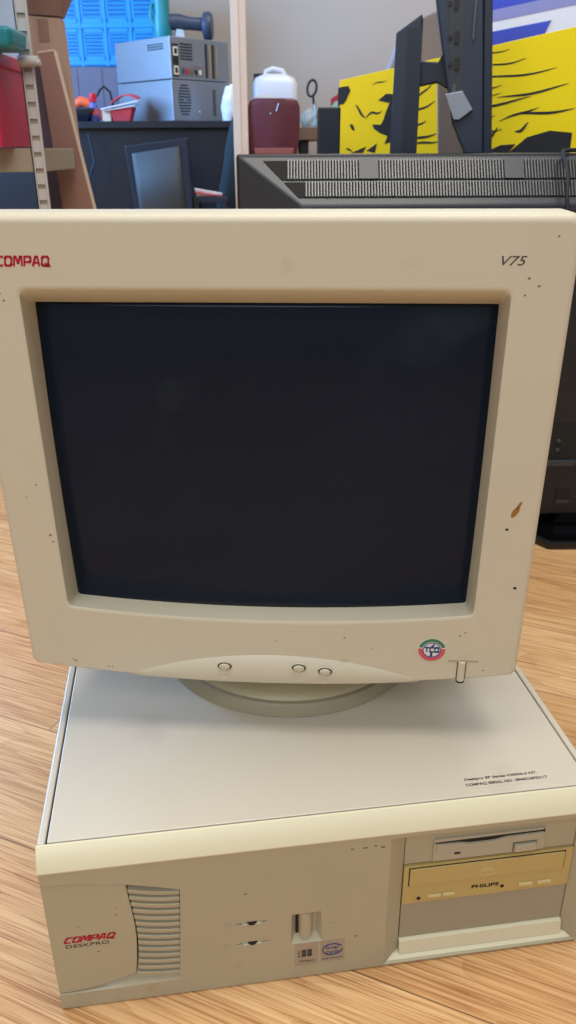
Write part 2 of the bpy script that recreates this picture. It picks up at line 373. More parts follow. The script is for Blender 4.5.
# scoop ramp under the panel
rp = [(0.0, 0.0186)] + [(x, botcurve(x)) for x in [0.0645 * i / 8 for i in range(0, 9)]] + [(0.0985, 0.0285), (0.0982, 0.0186)]
b = B()
n = 10
up = [(0.0645 * i / 8, botcurve(0.0645 * i / 8)) for i in range(9)] + [(0.08, 0.0300), (0.0990, 0.0290)]
vs = [(x, 0.0082, z) for x, z in up] + [(x, 0.0001, 0.0186) for x, z in up] + [(x, 0.0090, 0.0186) for x, z in up]
m_ = len(up)
fs = [(i, i + 1, m_ + i + 1, m_ + i) for i in range(m_ - 1)] + [(m_ + i, m_ + i + 1, 2 * m_ + i + 1, 2 * m_ + i) for i in range(m_ - 1)]
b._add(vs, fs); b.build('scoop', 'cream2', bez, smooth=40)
# vent: dark back and curved ribs
b = B(); b.prism([(0.0640, 0.1275), (0.1030, 0.1210), (0.0985, 0.0300), (0.0650, 0.0330)], 'y', 0.0080, 0.0083); b.build('vent_back', 'dark', bez)
NR = 14
for i in range(NR):
    t = i / (NR - 1)
    zL = 0.1290 - t * (0.1290 - 0.0345); zR = 0.1215 - t * (0.1215 - 0.0300)
    xL = 0.0640 + 0.0036 * math.sin(PI * min(1, max(0, (0.1262 - zL) / 0.0945))); xR = 0.1035 - 0.0048 * t
    b = B(); top = []; bot = []
    for k in range(9):
        u = k / 8; x = xL + (xR - xL) * u
        z = zL + (zR - zL) * (1 - (1 - u) ** 1.8)
        top.append((x, z)); bot.append((x, z - 0.0046))
    vs = []
    for (x, z) in top: vs.append((x, 0.0003, z - 0.0008))
    for (x, z) in top: vs.append((x, 0.0082, z))
    for (x, z) in bot: vs.append((x, 0.0082, z))
    for (x, z) in bot: vs.append((x, 0.0006, z))
    n = 9; fs = []
    for k in range(n - 1):
        for a, c in ((0, 1), (1, 2), (2, 3), (3, 0)): fs.append((a * n + k, a * n + k + 1, c * n + k + 1, c * n + k))
    fs += [(0, n, 2 * n, 3 * n), (n - 1, 2 * n - 1, 3 * n - 1, 4 * n - 1)]
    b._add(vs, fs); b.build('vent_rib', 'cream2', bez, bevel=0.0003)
for zc in (0.0752, 0.0518):
    b = B(); b.prism([(0.1555, zc + 0.0008), (0.1635, zc + 0.0008), (0.1612, zc - 0.0024), (0.1578, zc - 0.0024)], 'y', -0.0003, 0.0050); b.build('speaker_notch', 'dark', bez)
    b = B(); b.prism([(0.0, zc - 0.0016), (0.0055, zc - 0.0002), (0.0055, zc - 0.0020)], 'x', 0.150, 0.170); b.build('slot_lip', 'cap', bez)
# power button rod, leds
b = B(); b.prism(disc_pts(0.2045, 0, 0.0055, 0.0040, 14), 'z', 0.0495, 0.0772)
for v in b.bm.verts: v.co = (v.co.x, v.co.y + 0.0042, v.co.z)
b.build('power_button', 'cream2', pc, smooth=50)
b = B(); b.box(0.1962, 0.1985, 0.0052, 0.0060, 0.0502, 0.0775); b.build('button_gap', 'dark', bez)
for x, z in ((0.1395, 0.0755), (0.1388, 0.0512), (0.2262, 0.0618)):
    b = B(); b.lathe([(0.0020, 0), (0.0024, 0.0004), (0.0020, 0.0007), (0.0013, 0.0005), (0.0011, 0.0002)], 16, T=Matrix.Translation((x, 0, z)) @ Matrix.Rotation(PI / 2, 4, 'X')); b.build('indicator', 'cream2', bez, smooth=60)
# stickers
b = B(); b.box(0.1950, 0.2142, -0.0003, 0.0002, 0.0168, 0.0428); st = b.build('windows_sticker', 'silver', pc); st['label'] = 'square silver sticker with a window logo'
b = B()
for dx, dz in ((0, 0), (0.0048, 0), (0, 0.0045), (0.0048, 0.0045)): b.box(0.2005 + dx, 0.2045 + dx, -0.00055, -0.0003, 0.0270 + dz, 0.0308 + dz)
for k in range(4): b.box(0.1972 + (k % 2) * .0008, 0.1990, -0.00055, -0.0003, 0.0272 + k * 0.0022, 0.0282 + k * 0.0022)
b.build('window_flag', 'inkgrey', st)
text('sticker_lettering', 'Windows', 'inkgrey', st, 0.1985, 0.2110, 0.0205, 0.0230, y=-0.0003, h=0.00015)
b = B(); b.box(0.2168, 0.2372, -0.0003, 0.0002, 0.0172, 0.0430); st = b.build('processor_sticker', 'silver', pc); st['label'] = 'silver sticker with a dark oval swirl'
b = B(); b.tube([(0.2270 + 0.0085 * math.cos(a), -0.0004, 0.0318 + 0.0065 * math.sin(a)) for a in [0.5 + 5.7 * k / 26 for k in range(27)]], 0.00055, 6); b.build('oval_swirl', 'stblue', st)
text('sticker_lettering', 'intel', 'stblue', st, 0.2215, 0.2320, 0.0320, 0.0362, y=-0.0003, h=0.00015, bold=0.01)
text('sticker_lettering', 'inside', 'stblue', st, 0.2215, 0.2330, 0.0270, 0.0308, y=-0.0003, h=0.00015, bold=0.01)
text('sticker_lettering', 'pentium', 'stblue', st, 0.2185, 0.2355, 0.0195, 0.0222, y=-0.0003, h=0.00015)
# bay fillers
b = B(); b.box(0.2880, 0.4366, 0.0105, 0.03, 0.1085, 0.1448); fb = b.build('floppy_bay_panel', 'cream2', pc, bevel=0.0004)
b = B(); b.box(0.3118, 0.4082, 0.0085, 0.0115, 0.1100, 0.1338); fl = b.build('floppy_drive', 'floppy', pc, bevel=0.0004)
b = B(); b.prism([(0.3126, 0.1310), (0.3126, 0.1300), (0.333, 0.1296), (0.342, 0.1278), (0.362, 0.1278), (0.374, 0.1300), (0.4062, 0.1306), (0.4062, 0.1320)], 'y', 0.0082, 0.0086); b.build('disk_slot', 'dark', fl)
b = B(); b.box(0.4062, 0.4072, 0.0080, 0.0087, 0.1292, 0.1332); b.build('slot_end', 'ink', fl)
b = B(); b.prism([(0.3140, 0.1294), (0.333, 0.1288), (0.342, 0.1268), (0.362, 0.1268), (0.374, 0.1290), (0.4050, 0.1298), (0.4050, 0.1225), (0.3140, 0.1215)], 'y', 0.0074, 0.0088); b.build('slot_lip', 'floppy', fl, bevel=0.0004)
b = B(); b.box(0.3815, 0.4005, 0.0052, 0.0090, 0.1125, 0.1205); b.build('eject_button', 'floppy', fl, bevel=0.0012, seg=3)
b = B(); b.box(0.3300, 0.3350, 0.0080, 0.0087, 0.1160, 0.1178); b.build('activity_lamp', 'ink', fl)
b = B(); b.box(0.3806, 0.4014, 0.0078, 0.0087, 0.1116, 0.1214); b.build('button_gap', 'scuff', fl)
# optical drive
b = B(); b.box(0.2880, 0.4364, 0.0085, 0.03, 0.0640, 0.1072); cd = b.build('optical_drive', 'gold', pc, bevel=0.0003)
b = B(); b.box(0.2930, 0.4290, 0.0070, 0.0087, 0.0858, 0.1046); tr = b.build('disc_tray', 'gold', cd, bevel=0.0008); 
b = B()
for (x0, x1, z0, z1) in ((0.2922, 0.4298, 0.1046, 0.1053), (0.2922, 0.4298, 0.0850, 0.0858), (0.2922, 0.2930, 0.0850, 0.1053), (0.4290, 0.4298, 0.0850, 0.1053)): b.box(x0, x1, 0.0082, 0.0087, z0, z1)
b.build('tray_gap', 'dark', cd)
b = B(); b.tube([(0.3605 + 0.0065 * math.cos(a), 0.0070, 0.0915 + 0.0030 * math.sin(a)) for a in [2 * PI * k / 20 for k in range(20)]], 0.0003, 6, closed=True); b.build('disc_mark', 'goldb', tr)
text('disc_lettering', 'disc', 'goldb', tr, 0.3555, 0.3655, 0.0945, 0.0990, y=0.0070, bold=0.01)
text('brand_lettering', 'PHILIPS', 'ink', cd, 0.3487, 0.3730, 0.0728, 0.0768, y=0.0085, bold=0.03)
for x0, x1 in ((0.3102, 0.3218), (0.3230, 0.3338), (0.3906, 0.4035), (0.4075, 0.4204)):
    b = B(); b.box(x0, x1, 0.0066, 0.0088, 0.0696, 0.0722 if x0 < 0.35 else 0.0730); b.build('drive_button', 'goldb', cd, bevel=0.0006)
b = B(); b.lathe([(0.0034, 0), (0.0036, 0.0006), (0.0030, 0.0010), (0.0018, 0.0008)], 20, T=Matrix.Translation((0.302, 0.0085, 0.0703)) @ Matrix.Rotation(PI / 2, 4, 'X')); hj = b.build('headphone_socket', 'gold', cd, smooth=50)
b = B(); b.lathe([(0.0018, 0.0002), (0.0018, 0.0012)], 14, T=Matrix.Translation((0.302, 0.0085, 0.0703)) @ Matrix.Rotation(PI / 2, 4, 'X')); b.build('socket_hole', 'dark', hj)
b = B(); b.lathe([(0.0017, 0.0), (0.0017, 0.0004)], 14, T=Matrix.Translation((0.3762, 0.0085, 0.0716)) @ Matrix.Rotation(PI / 2, 4, 'X')); b.build('eject_hole', 'dark', cd)
b = B(); b.box(0.2880, 0.4364, 0.0098, 0.03, 0.0218, 0.0632); b.build('blank_panel', 'beige', pc, bevel=0.0005)
b = B(); b.prism([(0.0100, 0.0212), (0.0070, 0.0205), (0.0048, 0.0068), (0.03, 0.0060), (0.03, 0.0212)], 'x', 0.2878, 0.4366); b.build('lower_band', 'cap', pc, bevel=0.0004)
b = B(); b.prism([(0.0002, 0.0026), (0.0062, 0.0068), (0.03, 0.0068), (0.03, 0.0026)], 'x', 0.2740, 0.4455); b.build('sill', 'cap', pc)
# metal case: base shell, side rims and top cover
b = B(); b.box(0.0008, W - 0.0008, 0.030, 0.43, 0.004, H - 0.0032); b.box(0.001, W - 0.001, 0.0106, 0.0305, 0.158, H - 0.0032); b.build('chassis', 'dark', pc)
b = B()
for x0, x1 in ((0, 0.0060), (W - 0.0060, W)):
    b.prism([(0.0108, H - 0.004), (0.0108, H), (0.43, H), (0.43, 0.003), (0.0305, 0.003), (0.0305, H - 0.004)], 'x', x0 if x0 else 0, x1)
b.box(0.006, W - 0.006, 0.426, 0.43, 0.003, H); b.build('side_cover', 'panelmetal', pc, bevel=0.0015)
b = B(); b.box(0.0074, W - 0.0074, 0.0120, 0.4245, H - 0.0028, H); tp = b.build('top_cover', 'panelmetal', pc, bevel=0.0008)
b = B(); b.box(0.338, 0.4145, 0.0195, 0.0350, H - 0.0001, H + 0.00015); lb = b.build('serial_label', 'panelmetal', tp)
text('label_lettering', 'Deskpro EP Series C500/6.4 NT.', 'ink', lb, 0.3410, 0.4040, 0.0283, 0.0318, y=H + 0.00015, flat=True, h=0.0001, bold=0.03)
text('label_lettering', 'COMPAQ SERIAL NO : 8940CGP32117', 'ink', lb, 0.3400, 0.4105, 0.0222, 0.0257, y=H + 0.00015, flat=True, h=0.0001, bold=0.03)
for x, y in ((0.03, 0.06), (0.42, 0.06), (0.03, 0.40), (0.42, 0.40)):
    b = B(); b.lathe([(0.010, 0), (0.011, 0.002), (0.010, 0.0042)], 20, T=Matrix.Translation((x, y, 0))); b.build('foot', 'ink', pc)
# scuffs on the upper trim
for (x, z, rx, rz) in ((0.2515, 0.1440, 0.0022, 0.0008), (0.2600, 0.1448, 0.0014, 0.0007), (0.2660, 0.1428, 0.002, 0.0012), (0.2410, 0.1440, 0.0016, 0.0008), (0.2790, 0.1435, 0.0012, 0.0012), (0.2465, 0.044, 0.0012, 0.0010), (0.155, 0.109, 0.0013, 0.0009), (0.054, 0.109, 0.0008, 0.0005), (0.053, 0.1022, 0.0010, 0.0006), (0.023, 0.094, 0.0007, 0.0007), (0.036, 0.0635, 0.0016, 0.0005)):
    yy = 0.0009 if x < 0.06 else -0.0002
    if x > 0.273: continue
    b = B(); b.prism(disc_pts(x, z, rx, rz, 10), 'y', yy, yy + 0.0004); b.build('scuff_mark', 'scuff', lpo if x < 0.06 else bez)

# ------------------------------------------------------------------ the tube monitor
MX, MY, MZ, MYAW, MT = -0.015437, 0.567858, 0.244956, -0.053907, -0.04729
base_c = Vector((-0.0275, 0.7126, H + 0.0001))
mon = thing('tube_monitor', 'large cream tube monitor with dark screen standing on the desktop computer', 'monitor', base_c, MYAW)
HM = (mon.matrix_basis.inverted() if False else (Matrix.Translation(base_c) @ Matrix.Rotation(MYAW, 4, 'Z')).inverted()) @ Matrix.Translation((MX, MY, MZ)) @ Matrix.Rotation(MYAW, 4, 'Z') @ Matrix.Rotation(-MT, 4, 'X')
MW, MH = 0.414, 0.3672
def side_loop(x0, x1, z0f, z1, r, y, ns=28, nc=6):
    """rounded outline: bottom edge follows z0f(x)"""
    pts = []
    for k in range(ns + 1):
        x = x0 + r + (x1 - x0 - 2 * r) * k / ns; pts.append((x, y, z0f(x)))
    def corner(cx, cz, a0):
        for k in range(1, nc + 1):
            a = a0 + PI / 2 * k / (nc + 1); pts.append((cx + r * math.cos(a), y, cz + r * math.sin(a)))
    corner(x1 - r, z0f(x1 - r) + r, -PI / 2)
    for k in range(ns + 1): pts.append((x1, y, z0f(x1 - r) + r + (z1 - z0f(x1 - r) - 2 * r) * k / ns))
    corner(x1 - r, z1 - r, 0)
    for k in range(ns + 1): pts.append((x1 - r - (x1 - x0 - 2 * r) * k / ns, y, z1))
    corner(x0 + r, z1 - r, PI / 2)
    for k in range(ns + 1): pts.append((x0, y, z1 - r - (z1 - r - z0f(x0 + r) - r) * k / ns))
    corner(x0 + r, z0f(x0 + r) + r, PI)
    return pts
def outb(x):
    t = min(1, abs(x) / (MW / 2)); return -0.0148 * (1 - t ** 2.2) + 0.0
def recb(x): return 0.0600 - 0.0105 * (1 - min(1, abs(x) / 0.167) ** 2)
def inb(x): return 0.0556 - 0.0058 * (1 - min(1, abs(x) / 0.165) ** 2)
L = [side_loop(-MW / 2 + 0.006, MW / 2 - 0.006, lambda x: outb(x) + 0.006, MH - 0.0035, 0.010, 0.045),
     side_loop(-MW / 2 + 0.001, MW / 2 - 0.001, lambda x: outb(x) + 0.001, MH - 0.0003, 0.009, 0.030),
     side_loop(-MW / 2, MW / 2, outb, MH, 0.008, 0.010),
     side_loop(-MW / 2, MW / 2, outb, MH, 0.008, 0.0045),
     side_loop(-MW / 2 + 0.0010, MW / 2 - 0.0010, lambda x: outb(x) + 0.0010, MH - 0.0014, 0.0075, 0.0016),
     side_loop(-MW / 2 + 0.0032, MW / 2 - 0.0032, lambda x: outb(x) + 0.0030, MH - 0.0042, 0.006, 0.0),
     side_loop(-MW / 2 + 0.0050, MW / 2 - 0.0050, lambda x: outb(x) + 0.0048, MH - 0.0060, 0.006, 0.0),
     side_loop(-0.1710, 0.1695, lambda x: recb(x) - 0.0030, 0.3215, 0.007, 0.0),
     side_loop(-0.1695, 0.1680, lambda x: recb(x) - 0.0015, 0.3200, 0.007, 0.0),
     side_loop(-0.1680, 0.1660, recb, 0.3184, 0.006, 0.0010),
     side_loop(-0.1668, 0.1636, inb, 0.3059, 0.0025, 0.0200),
     side_loop(-0.1664, 0.1632, lambda x: inb(x) + .0004, 0.3055, 0.0025, 0.0400)]
b = B(); b.loft(L, cap0=False, cap1=False); bz = b.build('front_bezel', 'cream', mon, smooth=38, T=HM)
# rear housing, tapering back and down
def rr(w, z0, z1, y, r, xo=0): return side_loop(-w / 2 + xo, w / 2 + xo, lambda x: z0, z1, r, y, ns=10)
b = B(); b.loft([rr(0.402, 0.008, 0.360, 0.043, 0.010), rr(0.398, 0.010, 0.352, 0.075, 0.016), rr(0.386, 0.012, 0.340, 0.16, 0.02), rr(0.300, 0.022, 0.292, 0.29, 0.03), rr(0.270, 0.030, 0.270, 0.37, 0.03), rr(0.25, 0.04, 0.26, 0.385, 0.03)])
b.build('rear_housing', 'cream', mon, smooth=40, T=HM)
# glass: curved, with black mask border behind
b = B(); nx, nz = 40, 30; vs = []; fs = []
for j in range(nz + 1):
    for i in range(nx + 1):
        u = -1 + 2 * i / nx; v = -1 + 2 * j / nz
        vs.append((-0.0016 + u * 0.1665, 0.0170 + 0.009 * (u * u + 0.8 * v * v) / 1.8, 0.1780 + v * 0.1300))
for j in range(nz):
    for i in range(nx): fs.append((j * (nx + 1) + i, j * (nx + 1) + i + 1, (j + 1) * (nx + 1) + i + 1, (j + 1) * (nx + 1) + i))
b._add(vs, fs)
gl = b.build('screen', 'glass', mon, smooth=180, T=HM)
sm = gl.modifiers.new('thick', 'SOLIDIFY'); sm.thickness = 0.004; sm.offset = -1
# smudges on the glass: a soft whitish dust film in the material would be uniform, so only shaped prints are added
# control strip: the slim crescent under the screen
cp_ = []
for k in range(25):
    x = -0.1215 + 0.2485 * k / 24; t = (x - 0.0028) / 0.12425; cp_.append((x, -0.0066 + 0.0250 * max(0, 1 - t * t) ** 0.85))
lo = [(x, outb(x) + 0.0006) for x, z in cp_]
b = B(); vs = []; n = len(cp_)
for (x, z) in cp_: vs.append((x, 0.0002, z))
for (x, z) in cp_:
    t = (x - 0.0028) / 0.12425; vs.append((x, -0.0016 * max(0, 1 - t * t), outb(x) + 0.0035))
for (x, z) in cp_:
    t = (x - 0.0028) / 0.12425; vs.append((x, -0.0012 * max(0, 1 - t * t) + 0.0010, outb(x) + 0.0004))
for (x, z) in cp_: vs.append((x, 0.006, outb(x) + 0.0004))
fs = []
for r_ in range(3):
    for k in range(n - 1): fs.append((r_ * n + k, r_ * n + k + 1, (r_ + 1) * n + k + 1, (r_ + 1) * n + k))
b._add(vs, fs); cs = b.build('control_strip', 'cream', mon, smooth=50, T=HM)
cs2 = cs.modifiers.new('thick', 'SOLIDIFY'); cs2.thickness = 0.0006; cs2.offset = -1
for x, z, y in ((-0.0391, 0.0042, -0.0018), (0.0242, 0.0046, -0.0021), (0.0464, 0.0016, -0.0022)):
    R_ = HM @ Matrix.Translation((x, y, z)) @ Matrix.Rotation(PI / 2 + 0.10, 4, 'X')
    b = B(); b.lathe([(0.0056, -0.001), (0.0060, 0.0006), (0.0056, 0.0009)], 28, sx=1, sy=0.72); rg = b.build('button', 'cream', mon, smooth=40, T=R_); 
    b = B(); b.lathe([(0.0060, 0.0008), (0.0056, 0.0012), (0.0048, 0.0012)], 28, sx=1, sy=0.72); b.build('button_gap', 'dark', rg)
    b = B(); b.lathe([(0.0049, 0.0006), (0.0047, 0.0018), (0.0040, 0.0024), (0.0020, 0.0027), (0.0004, 0.0028)], 28, sx=1, sy=0.72); b.build('button_top', 'cream', rg, smooth=60)
for x, z in ((-0.039, -0.0080), (0.0242, -0.0080), (0.0464, -0.0098)):
    b = B()
    b.tube([(x + 0.0016 * math.cos(a), -0.0031, z + 0.0012 * math.sin(a)) for a in [2 * PI * k / 12 for k in range(12)]], 0.0003, 5, closed=True); b.build('embossed_mark', 'cap', mon, T=HM)
# power switch: recess plates plus vertical slider
b = B(); b.box(0.1490, 0.1585, -0.0006, 0.002, 0.0135, 0.0150); b.box(0.1635, 0.1740, -0.0006, 0.002, 0.0135, 0.0150); b.build('switch_shoulder', 'beige', mon, T=HM, bevel=0.0003)
b = B(); b.box(0.1568, 0.1646, -0.0003, 0.001, -0.0045, 0.0145); b.build('switch_gap', 'dark', mon, T=HM)
b = B(); b.prism(disc_pts(0.1607, 0, 0.0033, 0.0030, 14), 'z', -0.0058, 0.0142); b.build('power_switch', 'cream', mon, T=HM, smooth=50, bevel=0.0006)
b = B(); b.prism(disc_pts(0.1607, 0.0002, 0.0037, 0.0030, 14), 'z', -0.0072, -0.0058); b.build('switch_foot', 'dark', mon, T=HM)
b = B(); b.lathe([(0.0022, 0), (0.0024, 0.0005), (0.0014, 0.0006)], 16); b.build('power_lamp', 'cream', mon, T=HM @ Matrix.Translation((0.1612, 0.0, 0.0215)) @ Matrix.Rotation(PI / 2, 4, 'X'))
# approval sticker
SCX, SCZ, SR = 0.1347, 0.0250, 0.0114
b = B(); b.prism(disc_pts(SCX, SCZ, SR, SR * 0.98, 36), 'y', -0.0004, 0.0002); ts = b.build('approval_sticker', 'white', mon, T=HM); ts['label'] = 'round red green and white TCO sticker'
def ringpart(a0, a1, r0, r1, nm, m):
    b = B(); n = 20
    o_ = [(SCX + r1 * math.cos(a0 + (a1 - a0) * k / n), SCZ + r1 * math.sin(a0 + (a1 - a0) * k / n)) for k in range(n + 1)]
    i_ = [(SCX + r0 * math.cos(a0 + (a1 - a0) * k / n), SCZ + r0 * math.sin(a0 + (a1 - a0) * k / n)) for k in range(n + 1)]
    vs = [(x, -0.0005, z) for x, z in o_] + [(x, -0.0005, z) for x, z in i_]
    fs = [(k, k + 1, n + 2 + k, n + 1 + k) for k in range(n)]
    b._add(vs, fs); o = b.build(nm, m, ts); sd = o.modifiers.new('t', 'SOLIDIFY'); sd.thickness = 0.0002; return o
ringpart(0.25, PI - 0.25, 0.0082, 0.0112, 'green_arc', 'tcogreen')
ringpart(PI - 0.15, 2 * PI + 0.15, 0.0072, 0.0112, 'red_arc', 'tcored')
b = B(); b.tube([(SCX + 0.0072 * math.cos(a), -0.0005, SCZ + 0.0072 * math.sin(a)) for a in [2 * PI * k / 32 for k in range(32)]], 0.0004, 5, closed=True); b.build('inner_ring', 'tcoblue', ts)
stroke_word('sticker_lettering', 'TCO', 'tcoblue', ts, SCX - 0.0060, SCX + 0.0060, SCZ - 0.0028, SCZ + 0.0032, y=-0.0004, shear=0.0, wt=0.26)
b = B(); b.prism([(SCX - 0.001, SCZ + 0.0038), (SCX + 0.0025, SCZ + 0.0070), (SCX + 0.0012, SCZ + 0.0030)], 'y', -0.0006, -0.0004); b.prism([(SCX - 0.0015, SCZ - 0.0065), (SCX + 0.001, SCZ - 0.0065), (SCX + 0.0006, SCZ - 0.0030), (SCX - 0.0010, SCZ - 0.0030)], 'y', -0.0006, -0.0004); b.build('sticker_star', 'tcoblue', ts)
stroke_word('logo_lettering', 'COMPAQ', 'red', mon, -0.1805, -0.1430, 0.3336, 0.3410, y=0.0, T=HM, shear=0.15, wt=0.21)
text('model_lettering', 'V75', 'inkgrey', mon, 0.1566, 0.1730, 0.3352, 0.3412, y=0.0, T=HM, shear=0.3, bold=0.0)
# marks
def spot(x, z, rx, rz, m, nm='speck', rot=0):
    pts = [(x + a * math.cos(rot) - c * math.sin(rot), z + a * math.sin(rot) + c * math.cos(rot)) for a, c in disc_pts(0, 0, rx, rz, 12)]
    b = B(); b.prism(pts, 'y', -0.00015, 0.0003); b.build(nm, m, mon, T=HM)
spot(0.1877, 0.1545, 0.0022, 0.0052, 'stain', 'brown_stain', -0.45); spot(0.1900, 0.1600, 0.0012, 0.0036, 'stain', 'brown_stain', -0.45)
spot(0.1832, 0.1395, 0.0013, 0.0010, 'ink'); spot(0.1955, 0.0870, 0.0014, 0.0012, 'ink')
for x, z, r in ((0.1915, 0.3535, 0.0008), (0.176, 0.327, 0.0010), (0.183, 0.322, 0.0010), (0.1745, 0.316, 0.0008), (-0.1975, 0.3585, 0.0010), (-0.183, 0.309, 0.0008), (-0.179, 0.311, 0.0009), (-0.181, 0.316, 0.0007), (-0.178, 0.171, 0.0008), (-0.187, 0.160, 0.0007), (-0.173, 0.127, 0.0012), (-0.1715, 0.121, 0.0009), (0.062, 0.0350, 0.0009), (0.1565, 0.0395, 0.0009), (0.1608, 0.0430, 0.0008), (-0.168, 0.004, 0.0010), (-0.170, 0.0055, 0.0008), (-0.140, -0.0010, 0.0008), (-0.137, -0.0012, 0.0007), (0.0050, 0.0300, 0.0006), (0.179, 0.0050, 0.0008), (0.085, 0.0250, 0.0006)):
    spot(x, z, r, r * 0.8, 'scuff')
# swivel base
bi = (Matrix.Translation(base_c) @ Matrix.Rotation(MYAW, 4, 'Z')).inverted()
BT2 = Matrix.Translation((bi @ Vector((0.0015, 0.7245, base_c.z))))
b = B(); b.lathe([(0.1318, 0), (0.1326, 0.0010), (0.1300, 0.0110), (0.1285, 0.0125), (0.1265, 0.0128), (0.10, 0.0128)], 96); b.build('swivel_base', 'base_shaded', mon, smooth=30, T=BT2)
b = B(); b.lathe([(0.1245, 0.0127), (0.1235, 0.0148), (0.118, 0.0175), (0.108, 0.024), (0.104, 0.040), (0.102, 0.060), (0.098, 0.085)], 96); b.build('tilt_bowl', 'base', mon, smooth=40, T=BT2)

# ------------------------------------------------------------------ television seen from behind
tv = thing('flat_television', 'black flat television seen from its vented back on the floor behind the tube monitor', 'television', (0.50, 1.40, 0), 0)
def TT(x): return x - 0.50
b = B(); b.box(TT(-0.080), TT(1.08), -0.005, 0.022, 0.030, 0.6425); b.build('screen_frame', 'tvblack', tv, bevel=0.004)
b = B(); b.box(TT(-0.079), TT(1.079), 0.022, 0.026, 0.036, 0.638); b.build('screen', 'gloss', tv)
# rear housing: top face slopes, diagonal left edge
b = B(); o_ = [(TT(-0.070), 0.045), (TT(1.07), 0.045), (TT(1.07), 0.6400), (TT(-0.078), 0.6400)]; i_ = [(TT(0.022), 0.055), (TT(0.978), 0.055), (TT(0.978), 0.5680), (TT(0.024), 0.5680)]
b.hexa([(x, -0.0045, z) for x, z in o_], [(x, -0.055, z) for x, z in i_]); b.build('rear_housing', 'tvgrey', tv, bevel=0.003)
b = B(); b.box(TT(0.03), TT(0.97), -0.075, -0.052, 0.042, 0.5660); b.build('rear_cover', 'tvblack', tv, bevel=0.004)
# grille on the sloping face: dark recess and thin slats
def slope(x, t, d=0.0):   # t 0 top .. 1 bottom of the sloping face
    z = 0.6390 - t * 0.0690; y = -0.0055 - t * 0.0485
    return (TT(x), y - 0.58 * d * 1.42, z + d * 0.82)
xs0, xs1 = -0.040, 0.55
b = B()
for (t0, t1, sh0) in ((0.10, 0.50, 0.0), (0.55, 0.86, 0.042)):
    e0 = -0.044 + 0.066 * t0 / 0.9; e1 = -0.044 + 0.066 * t1 / 0.9
    b.hexa([slope(e0, t0, 0.0002), slope(1.02, t0, 0.0002), slope(0.98, t1, 0.0002), slope(e1, t1, 0.0002)], [slope(e0, t0, 0.0010), slope(1.02, t0, 0.0010), slope(0.98, t1, 0.0010), slope(e1, t1, 0.0010)])
b.build('grille_recess', 'dark', tv)
b = B(); x = -0.040
while x < 0.975:
    for (t0, t1) in ((0.10, 0.50), (0.55, 0.86)):
        tm = 0.5 * (t0 + t1)
        if x > -0.044 + 0.075 * t1 / 0.9:
            b.hexa([slope(x, t0, 0.0008), slope(x + 0.0019, t0, 0.0008), slope(x + 0.0019, t1, 0.0008), slope(x, t1, 0.0008)], [slope(x, t0, 0.0030), slope(x + 0.0019, t0, 0.0030), slope(x + 0.0019, t1, 0.0030), slope(x, t1, 0.0030)])
    x += 0.0047
g_ = b.build('grille_slats', 'tvsilver', tv); g_['kind'] = 'stuff'
for x in (0.115, 0.345):
    b = B(); b.hexa([slope(x, 0.10, 0.002), slope(x + 0.030, 0.10, 0.002), slope(x + 0.030, 0.5, 0.002), slope(x, 0.5, 0.002)], [slope(x, 0.10, 0.0032), slope(x + 0.03, 0.10, 0.0032), slope(x + 0.03, 0.5, 0.0032), slope(x, 0.5, 0.0032)]); b.build('grille_blank', 'tvgrey', tv)
b = B(); b.box(TT(-0.064), TT(-0.054), -0.0065, -0.0045, 0.601, 0.615); b.build('corner_hole', 'dark', tv)
b = B(); b.box(TT(0.452), TT(0.508), -0.077, -0.0745, 0.150, 0.215); ip = b.build('input_recess', 'dark', tv)
b = B(); b.box(TT(0.455), TT(0.506), -0.084, -0.0765, 0.138, 0.150); b.build('input_ledge', 'tvgrey', ip, bevel=0.002)
for z in (0.185, 0.168):
    b = B(); b.lathe([(0.004, 0), (0.004, 0.004), (0.002, 0.005)], 14, T=Matrix.Translation((TT(0.472), -0.0768, z)) @ Matrix.Rotation(PI / 2, 4, 'X')); b.build('socket', 'tvgrey', ip)
b = B(); b.box(TT(0.482), TT(0.506), -0.077, -0.0745, 0.074, 0.092); b.build('vent_slot', 'dark', tv)
b = B(); b.box(TT(0.482), TT(0.506), -0.0785, -0.0745, 0.066, 0.073); b.build('slot_lip', 'tvgrey', tv)
# stand
b = B(); b.prism([(-0.28, -0.125), (0.28, -0.125), (0.31, -0.08), (0.31, 0.10), (0.27, 0.14), (-0.27, 0.14), (-0.31, 0.10), (-0.31, -0.08)], 'z', 0.0, 0.016, T=Matrix.Translation((0.24, -0.01, 0))); b.build('stand_base', 'gloss', tv, bevel=0.004)
b = B(); b.box(-0.09, 0.09, -0.062, -0.022, 0.014, 0.14, T=Matrix.Translation((0.08, 0, 0))); b.build('stand_neck', 'gloss', tv, bevel=0.006)
# small cable hanging over the television
b = B(); b.tube([(0.4325, 1.374, 0.645), (0.431, 1.360, 0.640), (0.434, 1.338, 0.612), (0.431, 1.322, 0.585), (0.436, 1.316, 0.545), (0.447, 1.312, 0.49), (0.46, 1.316, 0.42)], 0.0032, 8); b.tube([(0.4325, 1.374, 0.645), (0.45, 1.395, 0.6465), (0.50, 1.405, 0.6465), (0.56, 1.41, 0.6465)], 0.0032, 8)
tag(b.build('power_cable', 'ink', smooth=60), 'thin black cable hanging over the top edge of the flat television', 'cable')

